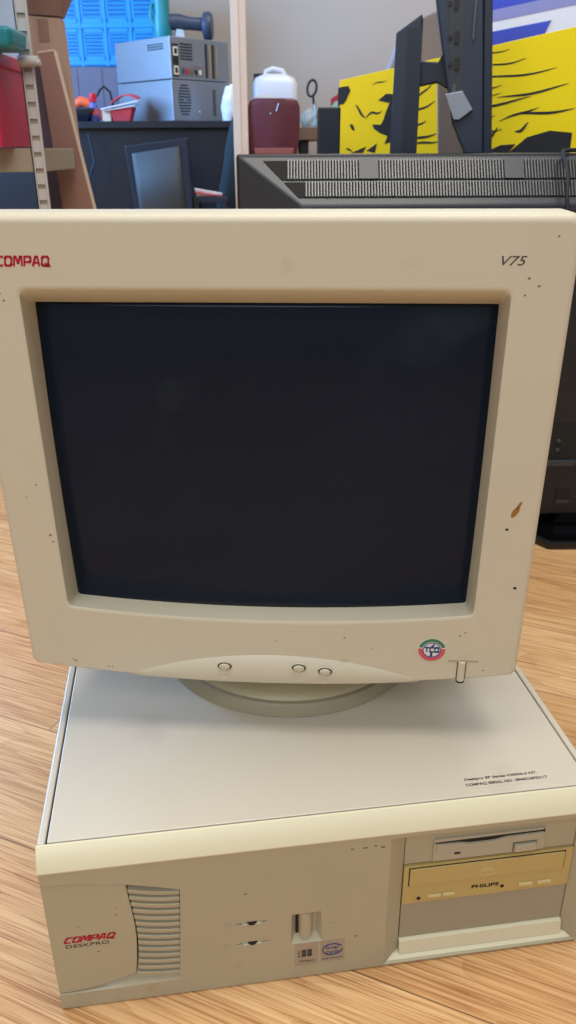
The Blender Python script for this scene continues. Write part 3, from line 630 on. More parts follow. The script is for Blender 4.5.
# ------------------------------------------------------------------ low table behind the television carries the side-on monitor
lt = thing('low_table', 'low black table behind the flat television, carrying the side on monitor', 'table', (0.36, 1.80, 0))
b = B(); b.box(-0.34, 0.66, -0.25, 0.58, 0.46, 0.49); b.build('table_top', 'desk', lt, bevel=0.002)
for sx in (-0.31, 0.59):
    for sy in (-0.22, 0.55):
        b = B(); b.box(sx - 0.02, sx + 0.02, sy - 0.02, sy + 0.02, 0, 0.46); b.build('leg', 'desk', lt)
ZT = 0.49
sd = thing('flat_monitor', 'dark flat monitor standing side on in front of the yellow panel', 'monitor', (0.287, 1.66, ZT), -0.18)
fx, fy = -0.27, -1.62
b = B(); b.box(-0.12, 0.10, -0.06, 0.16, 0.0, 0.012); b.build('stand_base', 'navy', sd, bevel=0.004)
# stand column (slanted top, narrow blade seen from the side)
b = B(); b.hexa([(-0.090, -0.045, 0.012), (-0.040, -0.045, 0.012), (-0.040, 0.02, 0.012), (-0.090, 0.02, 0.012)], [(-0.086, -0.045, 0.345), (-0.042, -0.045, 0.373), (-0.042, 0.02, 0.373), (-0.086, 0.02, 0.345)])
b.build('stand_column', 'navy2', sd, bevel=0.002)
b = B(); b.box(-0.0655, -0.0405, -0.0468, -0.044, 0.03, 0.352); b.build('column_face', 'navy', sd)
b = B(); b.prism([(-0.045, 0.262), (-0.010, 0.268), (0.008, 0.258), (0.020, 0.258), (0.020, 0.330), (0.006, 0.328), (-0.010, 0.300), (-0.045, 0.303)], 'y', -0.03, 0.0); b.build('hinge_arm', 'navy', sd, bevel=0.002)
# display body seen edge on
T_ = Matrix.Rotation(0.075, 4, 'Y')
b = B(); b.prism([(0.048, 0.150), (0.082, 0.150), (0.040, 0.62), (-0.028, 0.62), (-0.022, 0.40), (0.000, 0.30), (0.022, 0.200)], 'y', -0.06, 0.20); b.build('display_back', 'navy2', sd, bevel=0.003)
b = B(); b.prism([(0.0825, 0.135), (0.092, 0.0125), (0.098, 0.0125), (0.096, 0.150), (0.054, 0.62), (0.0405, 0.62)], 'y', -0.065, 0.21); b.build('display_panel', 'navy', sd, bevel=0.0015)
b = B(); b.box(0.045, 0.093, -0.055, 0.0, 0.0125, 0.16); b.build('rear_foot', 'navy', sd, bevel=0.003)
b = B(); b.hexa([(0.016, -0.0605, 0.250), (0.036, -0.0605, 0.250), (0.036, -0.0585, 0.250), (0.016, -0.0585, 0.250)], [(-0.008, -0.0625, 0.470), (0.022, -0.0625, 0.470), (0.022, -0.0585, 0.470), (-0.008, -0.0585, 0.470)]); pp = b.build('port_strip', 'tvgrey', sd)
b = B(); b.box(0.018, 0.024, -0.0645, -0.0600, 0.215, 0.262); b.build('strip_edge', 'tvsilver', sd)
for i, z in enumerate((0.285, 0.325, 0.375, 0.42)):
    xo = 0.024 - (z - 0.25) * 0.085
    b = B(); b.box(xo - 0.002, xo + 0.006, -0.0645, -0.060, z, z + 0.018); b.build('socket', 'ink', pp)
    b = B(); b.lathe([(0.0035, 0), (0.0035, 0.002)], 12, T=Matrix.Translation((xo - 0.009, -0.0625, z + 0.009)) @ Matrix.Rotation(PI / 2, 4, 'X')); b.build('jack', 'ink', pp)
b = B(); b.prism([(0.006, 0.247), (0.036, 0.252), (0.056, 0.222), (0.034, 0.206), (0.024, 0.206)], 'y', -0.070, -0.0605); b.build('pull_tab', 'steel', sd, bevel=0.001)
b = B(); b.box(0.046, 0.0485, -0.0675, -0.0645, 0.33, 0.39); b.build('pale_strip', 'tvsilver', sd)

# slim black case left of the yellow panel
o = B(); o.box(-0.025, 0.025, -0.09, 0.06, 0, 0.245); 
t = thing('slim_case', 'slim black upright case beside the left end of the yellow panel', 'computer case', (0.100, 2.08, ZT), -0.04)
o.build('body', 'navy', t, bevel=0.003)
b = B(); b.box(-0.027, -0.0215, -0.094, -0.088, 0.004, 0.240); b.build('front_edge', 'tvgrey', t)

# yellow printed panel
yp = thing('yellow_panel', 'large yellow panel with black wavy brush print standing behind the flat monitor', 'printed panel', (0.128, 2.28, ZT), math.atan2(1.96 - 2.28, 0.62 - 0.128))
# local x runs along the panel
LN = 0.66
b = B(); b.hexa([(0, 0, 0), (LN, 0, 0), (LN, 0.02, 0), (0, 0.02, 0)], [(0.008, 0, 0.316), (LN, 0, 0.404), (LN, 0.02, 0.404), (0.008, 0.02, 0.316)]); b.build('board', 'yellow', yp, bevel=0.001)
b = B()
def stroke(pts, ws):
    n = len(pts); up = []; dn = []
    for i, (x, z) in enumerate(pts):
        a = pts[max(0, i - 1)]; c = pts[min(n - 1, i + 1)]; dx, dz = c[0] - a[0], c[1] - a[1]; l = math.hypot(dx, dz) or 1
        up.append((x - dz / l * ws[i], z + dx / l * ws[i])); dn.append((x + dz / l * ws[i], z - dx / l * ws[i]))
    b._add([(x, -0.0008, z) for x, z in up] + [(x, -0.0008, z) for x, z in dn], [(i, i + 1, n + i + 1, n + i) for i in range(n - 1)])
def wave(x0, z0, x1, z1, amp, wd, ph=0, n=14):
    stroke([(x0 + (x1 - x0) * k / n, z0 + (z1 - z0) * k / n + amp * math.sin(ph + 5.5 * k / n)) for k in range(n + 1)], [0.0003 + wd * math.sin(PI * k / n) ** 0.8 for k in range(n + 1)])
for q in ((0.36, 0.345, 0.44, 0.362, 0.003, 0.0010), (0.38, 0.325, 0.48, 0.340, 0.003, 0.0014, 1), (0.36, 0.300, 0.55, 0.318, 0.004, 0.0018, 1), (0.34, 0.288, 0.40, 0.298, 0.001, 0.0012), (0.34, 0.270, 0.43, 0.290, 0.001, 0.0014), (0.34, 0.258, 0.43, 0.274, 0.002, 0.0012, 1),
          (0.33, 0.240, 0.50, 0.262, 0.003, 0.0024, 2), (0.42, 0.262, 0.58, 0.284, 0.003, 0.0022, 2), (0.34, 0.224, 0.40, 0.232, 0.001, 0.001), (0.33, 0.204, 0.42, 0.226, 0.002, 0.0024, 2), (0.43, 0.215, 0.52, 0.244, 0.002, 0.002), (0.46, 0.226, 0.60, 0.238, 0.003, 0.0026, 1),
          (0.35, 0.19, 0.44, 0.206, 0.008, 0.0018, 0), (0.40, 0.176, 0.43, 0.20, 0.004, 0.003, 2), (0.47, 0.19, 0.50, 0.21, 0.004, 0.003, 2), (0.21, 0.26, 0.26, 0.30, 0.002, 0.0018), (0.20, 0.235, 0.27, 0.262, 0.003, 0.002, 1), (0.205, 0.20, 0.25, 0.222, 0.002, 0.002), (0.20, 0.178, 0.28, 0.192, 0.002, 0.0026, 1), (0.215, 0.168, 0.285, 0.176, 0.002, 0.0022),
          (0.10, 0.302, 0.14, 0.312, 0.002, 0.001), (0.055, 0.258, 0.085, 0.230, 0.003, 0.0025, 1), (0.085, 0.228, 0.13, 0.25, 0.006, 0.0022), (0.04, 0.212, 0.055, 0.206, 0.003, 0.004), (0.03, 0.16, 0.05, 0.155, 0.001, 0.002)):
    wave(*q)
def patch(pts): b._add([(x, -0.0009, z) for x, z in pts], [tuple(range(len(pts)))])
patch([(0.0045, 0.300), (0.034, 0.303), (0.040, 0.292), (0.034, 0.282), (0.028, 0.270), (0.020, 0.262), (0.010, 0.262), (0.0042, 0.235)])
patch([(0.0035, 0.225), (0.008, 0.22), (0.009, 0.20), (0.0035, 0.185)])
patch([(0.150, 0.262), (0.170, 0.270), (0.175, 0.20), (0.170, 0.178), (0.140, 0.170), (0.148, 0.188), (0.125, 0.196), (0.110, 0.205), (0.104, 0.215), (0.128, 0.214), (0.135, 0.225), (0.142, 0.245)])
patch([(0.118, 0.268), (0.140, 0.282), (0.165, 0.280), (0.165, 0.265), (0.145, 0.262)])
patch([(0.09, 0.155), (0.12, 0.172), (0.115, 0.15)]); patch([(0.045, 0.15), (0.09, 0.165), (0.08, 0.15)])
patch([(0.46, 0.150), (0.50, 0.182), (0.55, 0.195), (0.60, 0.190), (0.60, 0.150)]); patch([(0.40, 0.150), (0.44, 0.166), (0.475, 0.168), (0.46, 0.150)])
b.build('black_print', 'printblack', yp)
# grey panel and rounded backrest behind the flat monitor
gp = B(); gp.hexa([(-0.014, 0, 0), (0.055, 0, 0), (0.055, 0.012, 0), (-0.014, 0.012, 0)], [(-0.040, 0.0, 0.305), (-0.005, 0.0, 0.305), (-0.005, 0.012, 0.305), (-0.040, 0.012, 0.305)])
o = gp.build('grey_strut', 'greyfab', bevel=0.001); o.location = (0.372, 1.99, ZT)
tag(o, 'slanting grey brown strut seen between flat monitor stand and its display', 'strut')
ob = thing('office_chair', 'pale grey office chair with rounded back behind the yellow panel', 'chair', (0.50, 2.95, 0), 0.15)
b = B(); pts = [(0.30 * math.cos(a) * (0.62), 0.78 + 0.27 * math.sin(a)) for a in [PI * k / 16 for k in range(17)]] + [(-0.17, 0.48), (0.17, 0.48)]
b.prism(pts, 'y', 0.0, 0.05); b.build('backrest', 'greyfab', ob, bevel=0.012, seg=3)
b = B(); b.box(-0.22, 0.22, -0.42, 0.02, 0.42, 0.48); b.build('seat', 'greyfab', ob, bevel=0.02)
b = B(); b.tube([(0, -0.2, 0.06), (0, -0.2, 0.42)], 0.03, 14); b.build('column', 'ink', ob)
for k in range(5):
    a = 2 * PI * k / 5 + .3; b = B(); b.tube([(0, -0.2, 0.07), (0.26 * math.cos(a), -0.2 + 0.26 * math.sin(a), 0.03)], [0.025, 0.03], 8); b.build('leg', 'ink', ob)
# blue and white banner at the top right
bn = thing('banner', 'blue and white striped banner board rising behind the yellow panel at right', 'banner', (0.60, 3.05, 0), math.atan2(-0.3, 0.9))
b = B(); b.box(-0.0, 0.9, 0, 0.02, 0.0, 1.32); b.build('board', 'bannerwhite', bn)
b = B(); b.prism([(0.0, 1.045), (0.9, 1.175), (0.9, 1.30), (0.0, 1.16)], 'y', -0.002, 0.0); b.build('upper_stripe', 'bannerblue', bn)
b = B(); b.prism([(0.0, 1.012), (0.9, 1.140), (0.9, 1.175), (0.0, 1.045)], 'y', -0.002, 0.0); b.build('pale_stripe', 'bannerviolet', bn)
b = B(); b.prism([(0.0, 0.88), (0.20, 0.88), (0.26, 1.02), (0.0, 0.985)], 'y', -0.002, 0.0); b.build('lower_block', 'bannerblue', bn)

# ------------------------------------------------------------------ black desk and brown table at the back
dk = thing('black_desk', 'long black desk with closed front panel along the back wall', 'desk', (-1.2, 4.27, 0))
b = B(); b.box(-1.0, 1.235, 0, 0.95, 0.745, 0.775); b.build('desktop', 'desk', dk, bevel=0.002)
b = B(); b.box(-0.98, 1.215, 0.04, 0.06, 0.0, 0.745); b.build('front_panel', 'desk', dk)
for x in (-1.0, 1.195):
    b = B(); b.box(x, x + 0.02, 0.06, 0.93, 0, 0.745); b.build('side_panel', 'desk', dk)
bt = thing('wooden_table', 'brown wooden table edge to the right of the black desk', 'table', (0.05, 4.27, 0))
b = B(); b.box(0.0, 1.1, 0, 0.95, 0.69, 0.745); b.build('table_top', 'brownwood', bt, bevel=0.002)
for x in (0.02, 1.04):
    for y in (0.05, 0.87): b = B(); b.box(x, x + 0.04, y, y + 0.04, 0, 0.69); b.build('leg', 'ink', bt)
ZD = 0.775
# stacked steel computer cases
def pc_case(z, label, psu):
    t = thing('computer_case', label, 'computer case', (-0.545, 4.33, z), 0.80)
    # local: near corner at origin; rear face along +x (0..0.33), side face along -? +y
    Wd, Dp, Ht = 0.370, 0.44, 0.180
    R = Matrix.Identity(4)
    b = B(); b.box(0, Wd, 0.0, Dp, 0.002, Ht); b.build('shell', 'steel', t, bevel=0.003)
    def onrear(nm, m, x0, x1, z0, z1, d=0.002): b = B(); b.box(x0, x1, -d, 0.001, z0, z1); return b.build(nm, m, t)
    def vents(x0, x1, z0, z1, n, nm='vent'):
        b = B()
        for k in range(n):
            zz = z0 + (z1 - z0) * k / n; b.box(x0, x1, -0.0015, 0.001, zz, zz + (z1 - z0) / n * 0.55)
        b.build(nm, 'steeld', t)
    if psu:
        onrear('socket_plate', 'ink', 0.012, 0.048, 0.012, 0.15); 
        for z0 in (0.10, 0.02): onrear('power_socket', 'white', 0.016, 0.044, z0, z0 + 0.038, 0.004)
        for z0 in (0.10, 0.02): onrear('socket_hole', 'ink', 0.022, 0.038, z0 + 0.008, z0 + 0.030, 0.005)
        vents(0.058, 0.135, 0.085, 0.160, 6)
        onrear('port_panel', 'pcb', 0.058, 0.200, 0.018, 0.062)
        for k in range(5): onrear('port', ('stblue', 'capred', 'tcogreen', 'ink', 'white')[k], 0.066 + k * 0.026, 0.082 + k * 0.026, 0.026, 0.046, 0.004)
        for k in range(4): onrear('slot_cover', 'steeld' if k % 2 == 0 else 'shelfmetal', 0.215 + k * 0.022, 0.228 + k * 0.022, 0.015, 0.160, 0.003)
    else:
        b = B()
        for k in range(11):
            zz = 0.03 + k * 0.0125; hw = 0.040 * math.sqrt(max(0.08, 1 - ((zz - 0.0925) / 0.075) ** 2))
            b.box(0.075 - hw, 0.075 + hw, -0.0015, 0.001, zz, zz + 0.006)
        b.build('fan_vent', 'steeld', t)
        b = B(); b.lathe([(0.008, 0), (0.008, 0.002)], 14, T=Matrix.Translation((0.075, 0, 0.095)) @ Matrix.Rotation(PI / 2, 4, 'X')); b.build('fan_hub', 'steel', t)
        b = B(); b.lathe([(0.005, 0), (0.004, 0.003)], 12, T=Matrix.Translation((0.165, 0, 0.045)) @ Matrix.Rotation(PI / 2, 4, 'X')); b.build('screw', 'white', t)
        vents(0.255, 0.275, 0.03, 0.15, 12, 'slot_vent')
    if psu:
        b = B()
        for r_ in range(3):
            for k in range(14): b.box(-0.0015, 0.001, 0.05 + k * 0.009, 0.055 + k * 0.009, 0.128 + r_ * 0.010, 0.134 + r_ * 0.010)
        b.build('side_vent', 'steeld', t)
    b = B(); b.box(-0.0012, 0.001, 0.005, Dp - 0.005, 0.001, 0.0035); b.build('seam', 'ink', t)
    return t
pc_case(ZD, 'lower of two stacked steel computer cases on the black desk, with round fan vent', False)
pc_case(ZD + 0.181, 'upper of two stacked steel computer cases, with port panel facing out', True)
# power tool lying on top
zt = ZD + 0.181 + 0.181
pt = thing('power_tool', 'teal and grey power tool with round guard on the upper computer case', 'power tool', (-0.50, 4.53, zt), 0.25)
b = B(); b.lathe([(0.040, 0.0), (0.044, 0.01), (0.044, 0.085), (0.038, 0.11), (0.040, 0.17), (0.036, 0.20)], 20, T=Matrix.Translation((-0.10, 0, 0.0))); b.build('body', 'teal', pt, smooth=40)
b = B(); b.tube([(-0.135, -0.01, 0.06), (-0.155, -0.01, 0.09), (-0.150, -0.01, 0.14), (-0.12, 0, 0.165)], 0.010, 8); b.build('trigger_guard', 'teal', pt, smooth=60)
b = B(); b.tube([(-0.075, 0, 0.075), (-0.02, 0, 0.078), (0.04, 0, 0.072), (0.10, 0, 0.070)], [0.036, 0.034, 0.028, 0.030], 16); b.build('barrel', 'toolgrey', pt, smooth=60)
b = B(); b.lathe([(0.030, -0.02), (0.058, -0.012), (0.062, 0.0), (0.062, 0.018), (0.052, 0.03), (0.02, 0.032)], 28, T=Matrix.Translation((0.115, 0, 0.0625)) @ Matrix.Rotation(PI / 2, 4, 'Y') @ Matrix.Rotation(0.3, 4, 'X')); b.build('round_guard', 'toolgrey', pt, smooth=40)
b = B(); b.prism([(-0.045, 0.0), (0.005, 0.0), (-0.002, 0.042), (-0.035, 0.045)], 'y', -0.03, 0.02); b.build('switch_block', 'paleclear', pt, bevel=0.003)
# grey box and blue crate stack behind
gb = thing('storage_cabinet', 'grey purple wooden cabinet on the black desk carrying the blue crate', 'cabinet', (-1.02, 4.95, ZD))
b = B(); b.box(-0.25, 0.42, 0, 0.26, 0, 0.285); b.build('carcass', 'greybox', gb)
b = B()
for k in range(1, 5): b.box(-0.25 + k * 0.134, -0.246 + k * 0.134, -0.002, 0.0, 0.01, 0.28)
b.build('plank_gaps', 'boardd', gb)
cr = thing('plastic_crate', 'bright blue latticed plastic crate on the grey cabinet', 'crate', (-1.24, 4.96, ZD + 0.286), -0.05)
b = B(); b.box(0.012, 0.548, 0.014, 0.24, 0.01, 0.42); b.build('inner_wall', 'bluedeep', cr)
b = B(); b.box(0, 0.56, 0.0, 0.25, 0.0, 0.012)
for z0, z1 in ((0.0, 0.030), (0.180, 0.205), (0.375, 0.42)): b.box(0, 0.56, 0, 0.015, z0, z1); b.box(0.545, 0.56, 0, 0.25, z0, z1); b.box(0, 0.015, 0, 0.25, z0, z1)
for k in range(5): b.box(k * 0.136, k * 0.136 + 0.016, -0.002, 0.014, 0, 0.42)
for y in (0.0, 0.08, 0.16, 0.235): b.box(0.546, 0.561, y, y + 0.015, 0, 0.42)
b.build('frame', 'bluecrate', cr, bevel=0.002)
b = B()
for k in range(4):
    for (z0, z1) in ((0.030, 0.180), (0.205, 0.375)):
        x0 = k * 0.136 + 0.016
        for i in range(8): b.box(x0 + 0.012 + i * 0.0125, x0 + 0.0175 + i * 0.0125, 0.004, 0.014, z0 + 0.02, z1 - 0.02)
        for i in range(7): zz = z0 + 0.022 + i * (z1 - z0 - 0.05) / 6; b.box(x0 + 0.008, x0 + 0.112, 0.004, 0.013, zz, zz + 0.010)
        b.box(x0, x0 + 0.012, 0.004, 0.014, z0, z1); b.box(x0 + 0.108, x0 + 0.120, 0.004, 0.014, z0, z1); b.box(x0, x0 + 0.12, 0.004, 0.014, z0, z0 + 0.02); b.box(x0, x0 + 0.12, 0.004, 0.014, z1 - 0.02, z1)
b.build('lattice', 'bluecrate', cr)
# clutter left of the cases
t = thing('bottle', 'small blue bottle with red cap on the black desk beside paper', 'bottle', (-0.935, 4.36, ZD))
b = B(); b.lathe([(0.022, 0), (0.024, 0.006), (0.024, 0.065), (0.014, 0.082), (0.012, 0.09)], 20); b.build('body', 'bottleblue', t, smooth=40)
b = B(); b.lathe([(0.0245, 0.03), (0.0247, 0.031), (0.0247, 0.055), (0.0245, 0.056)], 20); b.build('label_band', 'tcored', t)
b = B(); b.lathe([(0.018, 0.088), (0.019, 0.09), (0.018, 0.122), (0.015, 0.124)], 20); b.build('cap', 'capred', t, smooth=30)
b = B(); b.tube([(-1.10, 4.52, 0.80), (-1.07, 4.52, 0.85), (-1.03, 4.52, 0.872), (-0.985, 4.52, 0.86), (-0.955, 4.52, 0.825), (-0.94, 4.52, 0.79)], [0.016, 0.022, 0.026, 0.026, 0.02, 0.012], 10)
tag(b.build('hose', 'orange', smooth=60), 'bright orange curved plastic hose on the desk behind the black tray', 'hose')
t = thing('tray', 'shallow black tray on the black desk at its left end', 'tray', (-1.045, 4.38, ZD))
b = B(); b.hexa([(-0.10, -0.06, 0), (0.08, -0.06, 0), (0.08, 0.05, 0), (-0.10, 0.05, 0)], [(-0.14, -0.09, 0.055), (0.115, -0.09, 0.055), (0.115, 0.07, 0.055), (-0.14, 0.07, 0.055)]); b.build('dish', 'navy', t)
b = B(); b.tube([(-0.14, -0.09, 0.056), (0.115, -0.09, 0.056), (0.115, 0.07, 0.056), (-0.14, 0.07, 0.056)], 0.006, 6, closed=True); b.build('rim', 'navy2', t)
def crumple(name, cx, cy, cz, rx, ry, rz, m, label, cat, seed, group=None, amp=0.28, flat=True):
    random.seed(seed); bm = bmesh.new(); bmesh.ops.create_icosphere(bm, subdivisions=4, radius=1.0)
    ks = [(Vector((random.uniform(-1, 1), random.uniform(-1, 1), random.uniform(-1, 1))).normalized() * random.uniform(2, 7), random.uniform(0, 6)) for _ in range(9)]
    for v in bm.verts:
        d = v.co.copy(); a = sum(abs(math.sin(k.dot(d) + p)) for k, p in ks) / 9 - 0.6
        q = d * (1 + amp * a * 2.2); q.x *= rx; q.y *= ry; q.z *= rz
        if flat and q.z < -rz * 0.55: q.z = -rz * 0.55
        v.co = q + Vector((0, 0, rz * 0.55))
    bb = B(); bb.bm.free(); bb.bm = bm
    o = bb.build(name, m, smooth=50); o.location = (cx, cy, cz); return tag(o, label, cat, group) if label else o
# papers
pa = thing('paper_stack', 'curled white and red papers between the bottle and steel cases', 'papers', (-0.815, 4.36, ZD))
b = B()
def sheet(b, x0, x1, y0, y1, zf, n=8):
    vs = []; 
    for i in range(n + 1):
        x = x0 + (x1 - x0) * i / n
        for y in (y0, y1): vs.append((x, y, zf(i / n) + (0.01 if y == y1 else 0)))
    for i in range(n + 1):
        x = x0 + (x1 - x0) * i / n
        for y in (y0, y1): vs.append((x, y, zf(i / n) - 0.005 + (0.01 if y == y1 else 0)))
    m = 2 * (n + 1); fs = []
    for i in range(n): fs += [(2 * i, 2 * i + 1, 2 * i + 3, 2 * i + 2), (m + 2 * i, m + 2 * i + 2, m + 2 * i + 3, m + 2 * i + 1), (2 * i, 2 * i + 2, m + 2 * i + 2, m + 2 * i), (2 * i + 1, m + 2 * i + 1, m + 2 * i + 3, 2 * i + 3)]
    fs += [(0, m, m + 1, 1), (2 * n, 2 * n + 1, m + 2 * n + 1, m + 2 * n)]
    b._add(vs, fs)
sheet(b, -0.07, 0.11, -0.08, 0.06, lambda u: 0.055 + 0.035 * u); sheet(b, -0.065, 0.09, -0.07, 0.06, lambda u: 0.048 + 0.022 * u); b.build('white_sheet', 'paper', pa)
b = B(); sheet(b, -0.03, 0.10, -0.05, 0.07, lambda u: 0.082 + 0.034 * math.sin(u * 2.6)); b.build('red_sheet', 'paperred', pa)
b = B(); b.hexa([(-0.02, -0.05, 0), (0.06, -0.05, 0), (0.06, 0.03, 0), (-0.02, 0.03, 0)], [(-0.03, -0.06, 0.05), (0.08, -0.06, 0.065), (0.08, 0.05, 0.065), (-0.03, 0.05, 0.05)]); b.build('red_carton', 'paperred', pa, bevel=0.004)
b = B(); b.box(-0.07, -0.03, -0.05, 0.0, 0, 0.048); b.build('small_box', 'boardedge', pa, bevel=0.003)
b = B(); b.tube([(-1.00, 4.62, ZD + 0.006), (-1.0, 4.62, 0.86), (-0.95, 4.62, 0.93), (-0.93, 4.62, 0.945), (-0.90, 4.62, 0.92), (-0.89, 4.62, 0.86), (-0.89, 4.62, ZD + 0.006)], 0.006, 8)
tag(b.build('cable_loop', 'ink', smooth=60), 'black cable looping up behind the bottle and papers', 'cable')
# timber post
t = thing('timber_post', 'pale pine post rising in front of the black desk', 'post', (-0.205, 4.02, 0), 0.0)
b = B(); b.box(-0.033, 0.033, 0, 0.045, 0, 2.6); b.build('beam', 'post', t, bevel=0.002)
b = B(); b.box(-0.03, 0.0, -0.002, 0.0, 0.3, 2.4); b.build('pale_strip', 'boardedge', t)
# jug
jg = thing('jug', 'white plastic jug with blue label on the desk behind the maroon chair', 'jug', (-0.058, 4.62, ZD - 0.002), 0.1)
b = B(); lo = lambda w, d, z, r: [(x, y, z) for x, _, y in side_loop(-w / 2, w / 2, lambda q: -d / 2, d / 2, r, 0, ns=3, nc=4)]
b.loft([lo(0.215, 0.13, 0.0, 0.03), lo(0.225, 0.14, 0.012, 0.035), lo(0.225, 0.14, 0.175, 0.035), lo(0.20, 0.12, 0.205, 0.04), lo(0.12, 0.08, 0.222, 0.03)]); b.build('body', 'jug', jg, smooth=50)
b = B(); b.tube([(-0.05, 0, 0.205), (-0.045, 0, 0.235), (-0.01, 0, 0.248), (0.04, 0, 0.240), (0.065, 0, 0.20)], 0.012, 10); b.build('handle', 'jug', jg, smooth=60)
b = B(); b.lathe([(0.026, 0.19), (0.026, 0.222), (0.022, 0.225)], 20, T=Matrix.Translation((-0.080, 0, 0))); b.build('cap', 'ink', jg, smooth=40)
b = B(); b.box(-0.108, -0.012, -0.0715, -0.069, 0.02, 0.125); jl = b.build('label', 'white', jg)
b = B(); b.box(-0.107, -0.014, -0.0722, -0.071, 0.088, 0.112); b.build('label_band', 'bluelabel', jl)
# chair
ch = thing('plastic_chair', 'maroon plastic chair with rounded back in front of the desk', 'chair', (-0.055, 4.015, 0), 0.0)
b = B(); loops = []
for (z, hw, y) in ((0.445, 0.090, 0.03), (0.60, 0.100, 0.015), (0.66, 0.110, 0.008), (0.76, 0.118, 0.0), (0.825, 0.117, 0.0), (0.848, 0.106, 0.0), (0.857, 0.085, 0.0)):
    loops.append([(hw * u, y + 0.022 * u * u * 1.0, z) for u in (-1, -.75, -.5, -.25, 0, .25, .5, .75, 1)] + [(hw * u, y + 0.022 * u * u + 0.014, z) for u in (1, .75, .5, .25, 0, -.25, -.5, -.75, -1)])
b.loft(loops); b.build('backrest', 'maroon', ch, smooth=60)
b = B(); b.box(-0.11, 0.11, 0.03, 0.235, 0.42, 0.45); b.build('seat', 'orangeb', ch, bevel=0.01)
b = B(); b.prism([(-0.085, 0.63), (0.085, 0.63), (0.092, 0.655), (-0.092, 0.655)], 'y', 0.003, 0.0145); b.build('back_band', 'orangeb', ch, bevel=0.003)
for x in (-0.095, 0.095):
    for y in (0.05, 0.215): b = B(); b.tube([(x, y, 0.42), (x * 1.1, y, 0)], 0.010, 8); b.build('leg', 'ink', ch)
b = B(); b.tube([(0.012, -0.004, 0.805), (0.022, -0.004, 0.835)], 0.003, 6); b.tube([(-0.015, -0.001, 0.795), (-0.015, -0.004, 0.796)], 0.004, 8); b.build('backrest_glint', 'steel', ch)  # pale stroke and dot modelled in place of a glint on the backrest
# magnifier loop handle, scissors like
sc = thing('scissors', 'black handled scissors standing upright among plastic bags', 'scissors', (0.095, 4.42, 0.745 + 0.0))
b = B(); b.tube([(0.022 * math.cos(a), 0, 0.178 + 0.036 * math.sin(a)) for a in [2 * PI * k / 20 for k in range(20)]], 0.006, 8, closed=True); b.tube([(0.012, 0, 0.145), (0.022, 0, 0.11)], 0.006, 8); b.build('handle', 'ink', sc, smooth=60, T=Matrix.Rotation(0.18, 4, 'Y'))
b = B(); b.tube([(0.048, 0, 0.112), (0.052, 0, 0.0)], [0.006, 0.003], 6); b.build('blade', 'steel', sc)
crumple('plastic_bag', 0.135, 4.56, 0.746, 0.058, 0.06, 0.060, 'bag', 'crumpled clear plastic bag on the brown table beside scissors', 'plastic bag', 3)
crumple('plastic_bag', 0.29, 4.50, 0.746, 0.072, 0.07, 0.080, 'greenbag', 'greenish crumpled plastic bag on the brown table near the yellow panel', 'plastic bag', 5)
b = B(); b.hexa([(0.24, 4.66, 0.746), (0.33, 4.66, 0.746), (0.33, 4.68, 0.746), (0.24, 4.68, 0.746)], [(0.23, 4.62, 0.885), (0.33, 4.62, 0.94), (0.33, 4.64, 0.94), (0.23, 4.64, 0.885)])
tag(b.build('folder', 'paperred', bevel=0.002), 'red folder edge standing behind the greenish plastic bag', 'folder')
crumple('plastic_bag', -0.27, 4.40, ZD, 0.045, 0.05, 0.10, 'paper', 'white plastic bag slumped beside the timber post on the desk', 'plastic bag', 8, amp=0.2)
# dark jacket hanging down from the desk beside the chair
b = B(); loops = []
random.seed(4)
for i, (z, x0, x1) in enumerate(((0.03, -0.37, -0.21), (0.25, -0.36, -0.205), (0.45, -0.34, -0.20), (0.55, -0.30, -0.195), (0.65, -0.29, -0.195), (0.74, -0.27, -0.19), (0.80, -0.25, -0.19), (0.835, -0.225, -0.19))):
    l = []
    for k in range(16):
        a = 2 * PI * k / 16; r = 1 + 0.12 * math.sin(3 * a + i * 1.3) + 0.06 * math.sin(7 * a + i)
        l.append(((x0 + x1) / 2 + (x1 - x0) / 2 * math.cos(a) * r, 4.17 + 0.045 * math.sin(a) * r, z))
    loops.append(l)
b.loft(loops); o = b.build('jacket', 'cloth', smooth=60); tag(o, 'dark green jacket draped down beside the maroon chair', 'jacket')
md = o.modifiers.new('s', 'SUBSURF'); md.levels = 1; md.render_levels = 2
# stool with red white magazine
st = thing('low_stool', 'low dark stool under the black desk edge holding a magazine', 'stool', (-0.355, 3.98, 0))
b = B(); b.box(-0.068, 0.085, -0.09, 0.07, 0.43, 0.455); b.build('seat', 'navy', st, bevel=0.003)
for x in (-0.055, 0.072):
    for y in (-0.075, 0.055): b = B(); b.box(x - 0.01, x + 0.01, y - 0.01, y + 0.01, 0, 0.43); b.build('leg', 'navy', st)
mg = thing('magazine', 'red and white folded magazine lying on the low dark stool', 'magazine', (-0.345, 3.95, 0.456), 0.1)
b = B(); b.hexa([(-0.065, -0.04, 0), (0.05, -0.04, 0), (0.05, 0.05, 0), (-0.065, 0.05, 0)], [(-0.075, -0.05, 0.032), (0.05, -0.05, 0.010), (0.05, 0.06, 0.010), (-0.075, 0.06, 0.032)]); b.build('pages', 'paper', mg)
b = B(); b.hexa([(-0.072, -0.055, 0.012), (0.05, -0.055, 0.0), (0.05, -0.0405, 0.0), (-0.072, -0.0405, 0.012)], [(-0.075, -0.055, 0.020), (0.0, -0.055, 0.010), (0.0, -0.0505, 0.010), (-0.075, -0.0505, 0.020)]); b.build('red_cover', 'paperred', mg)
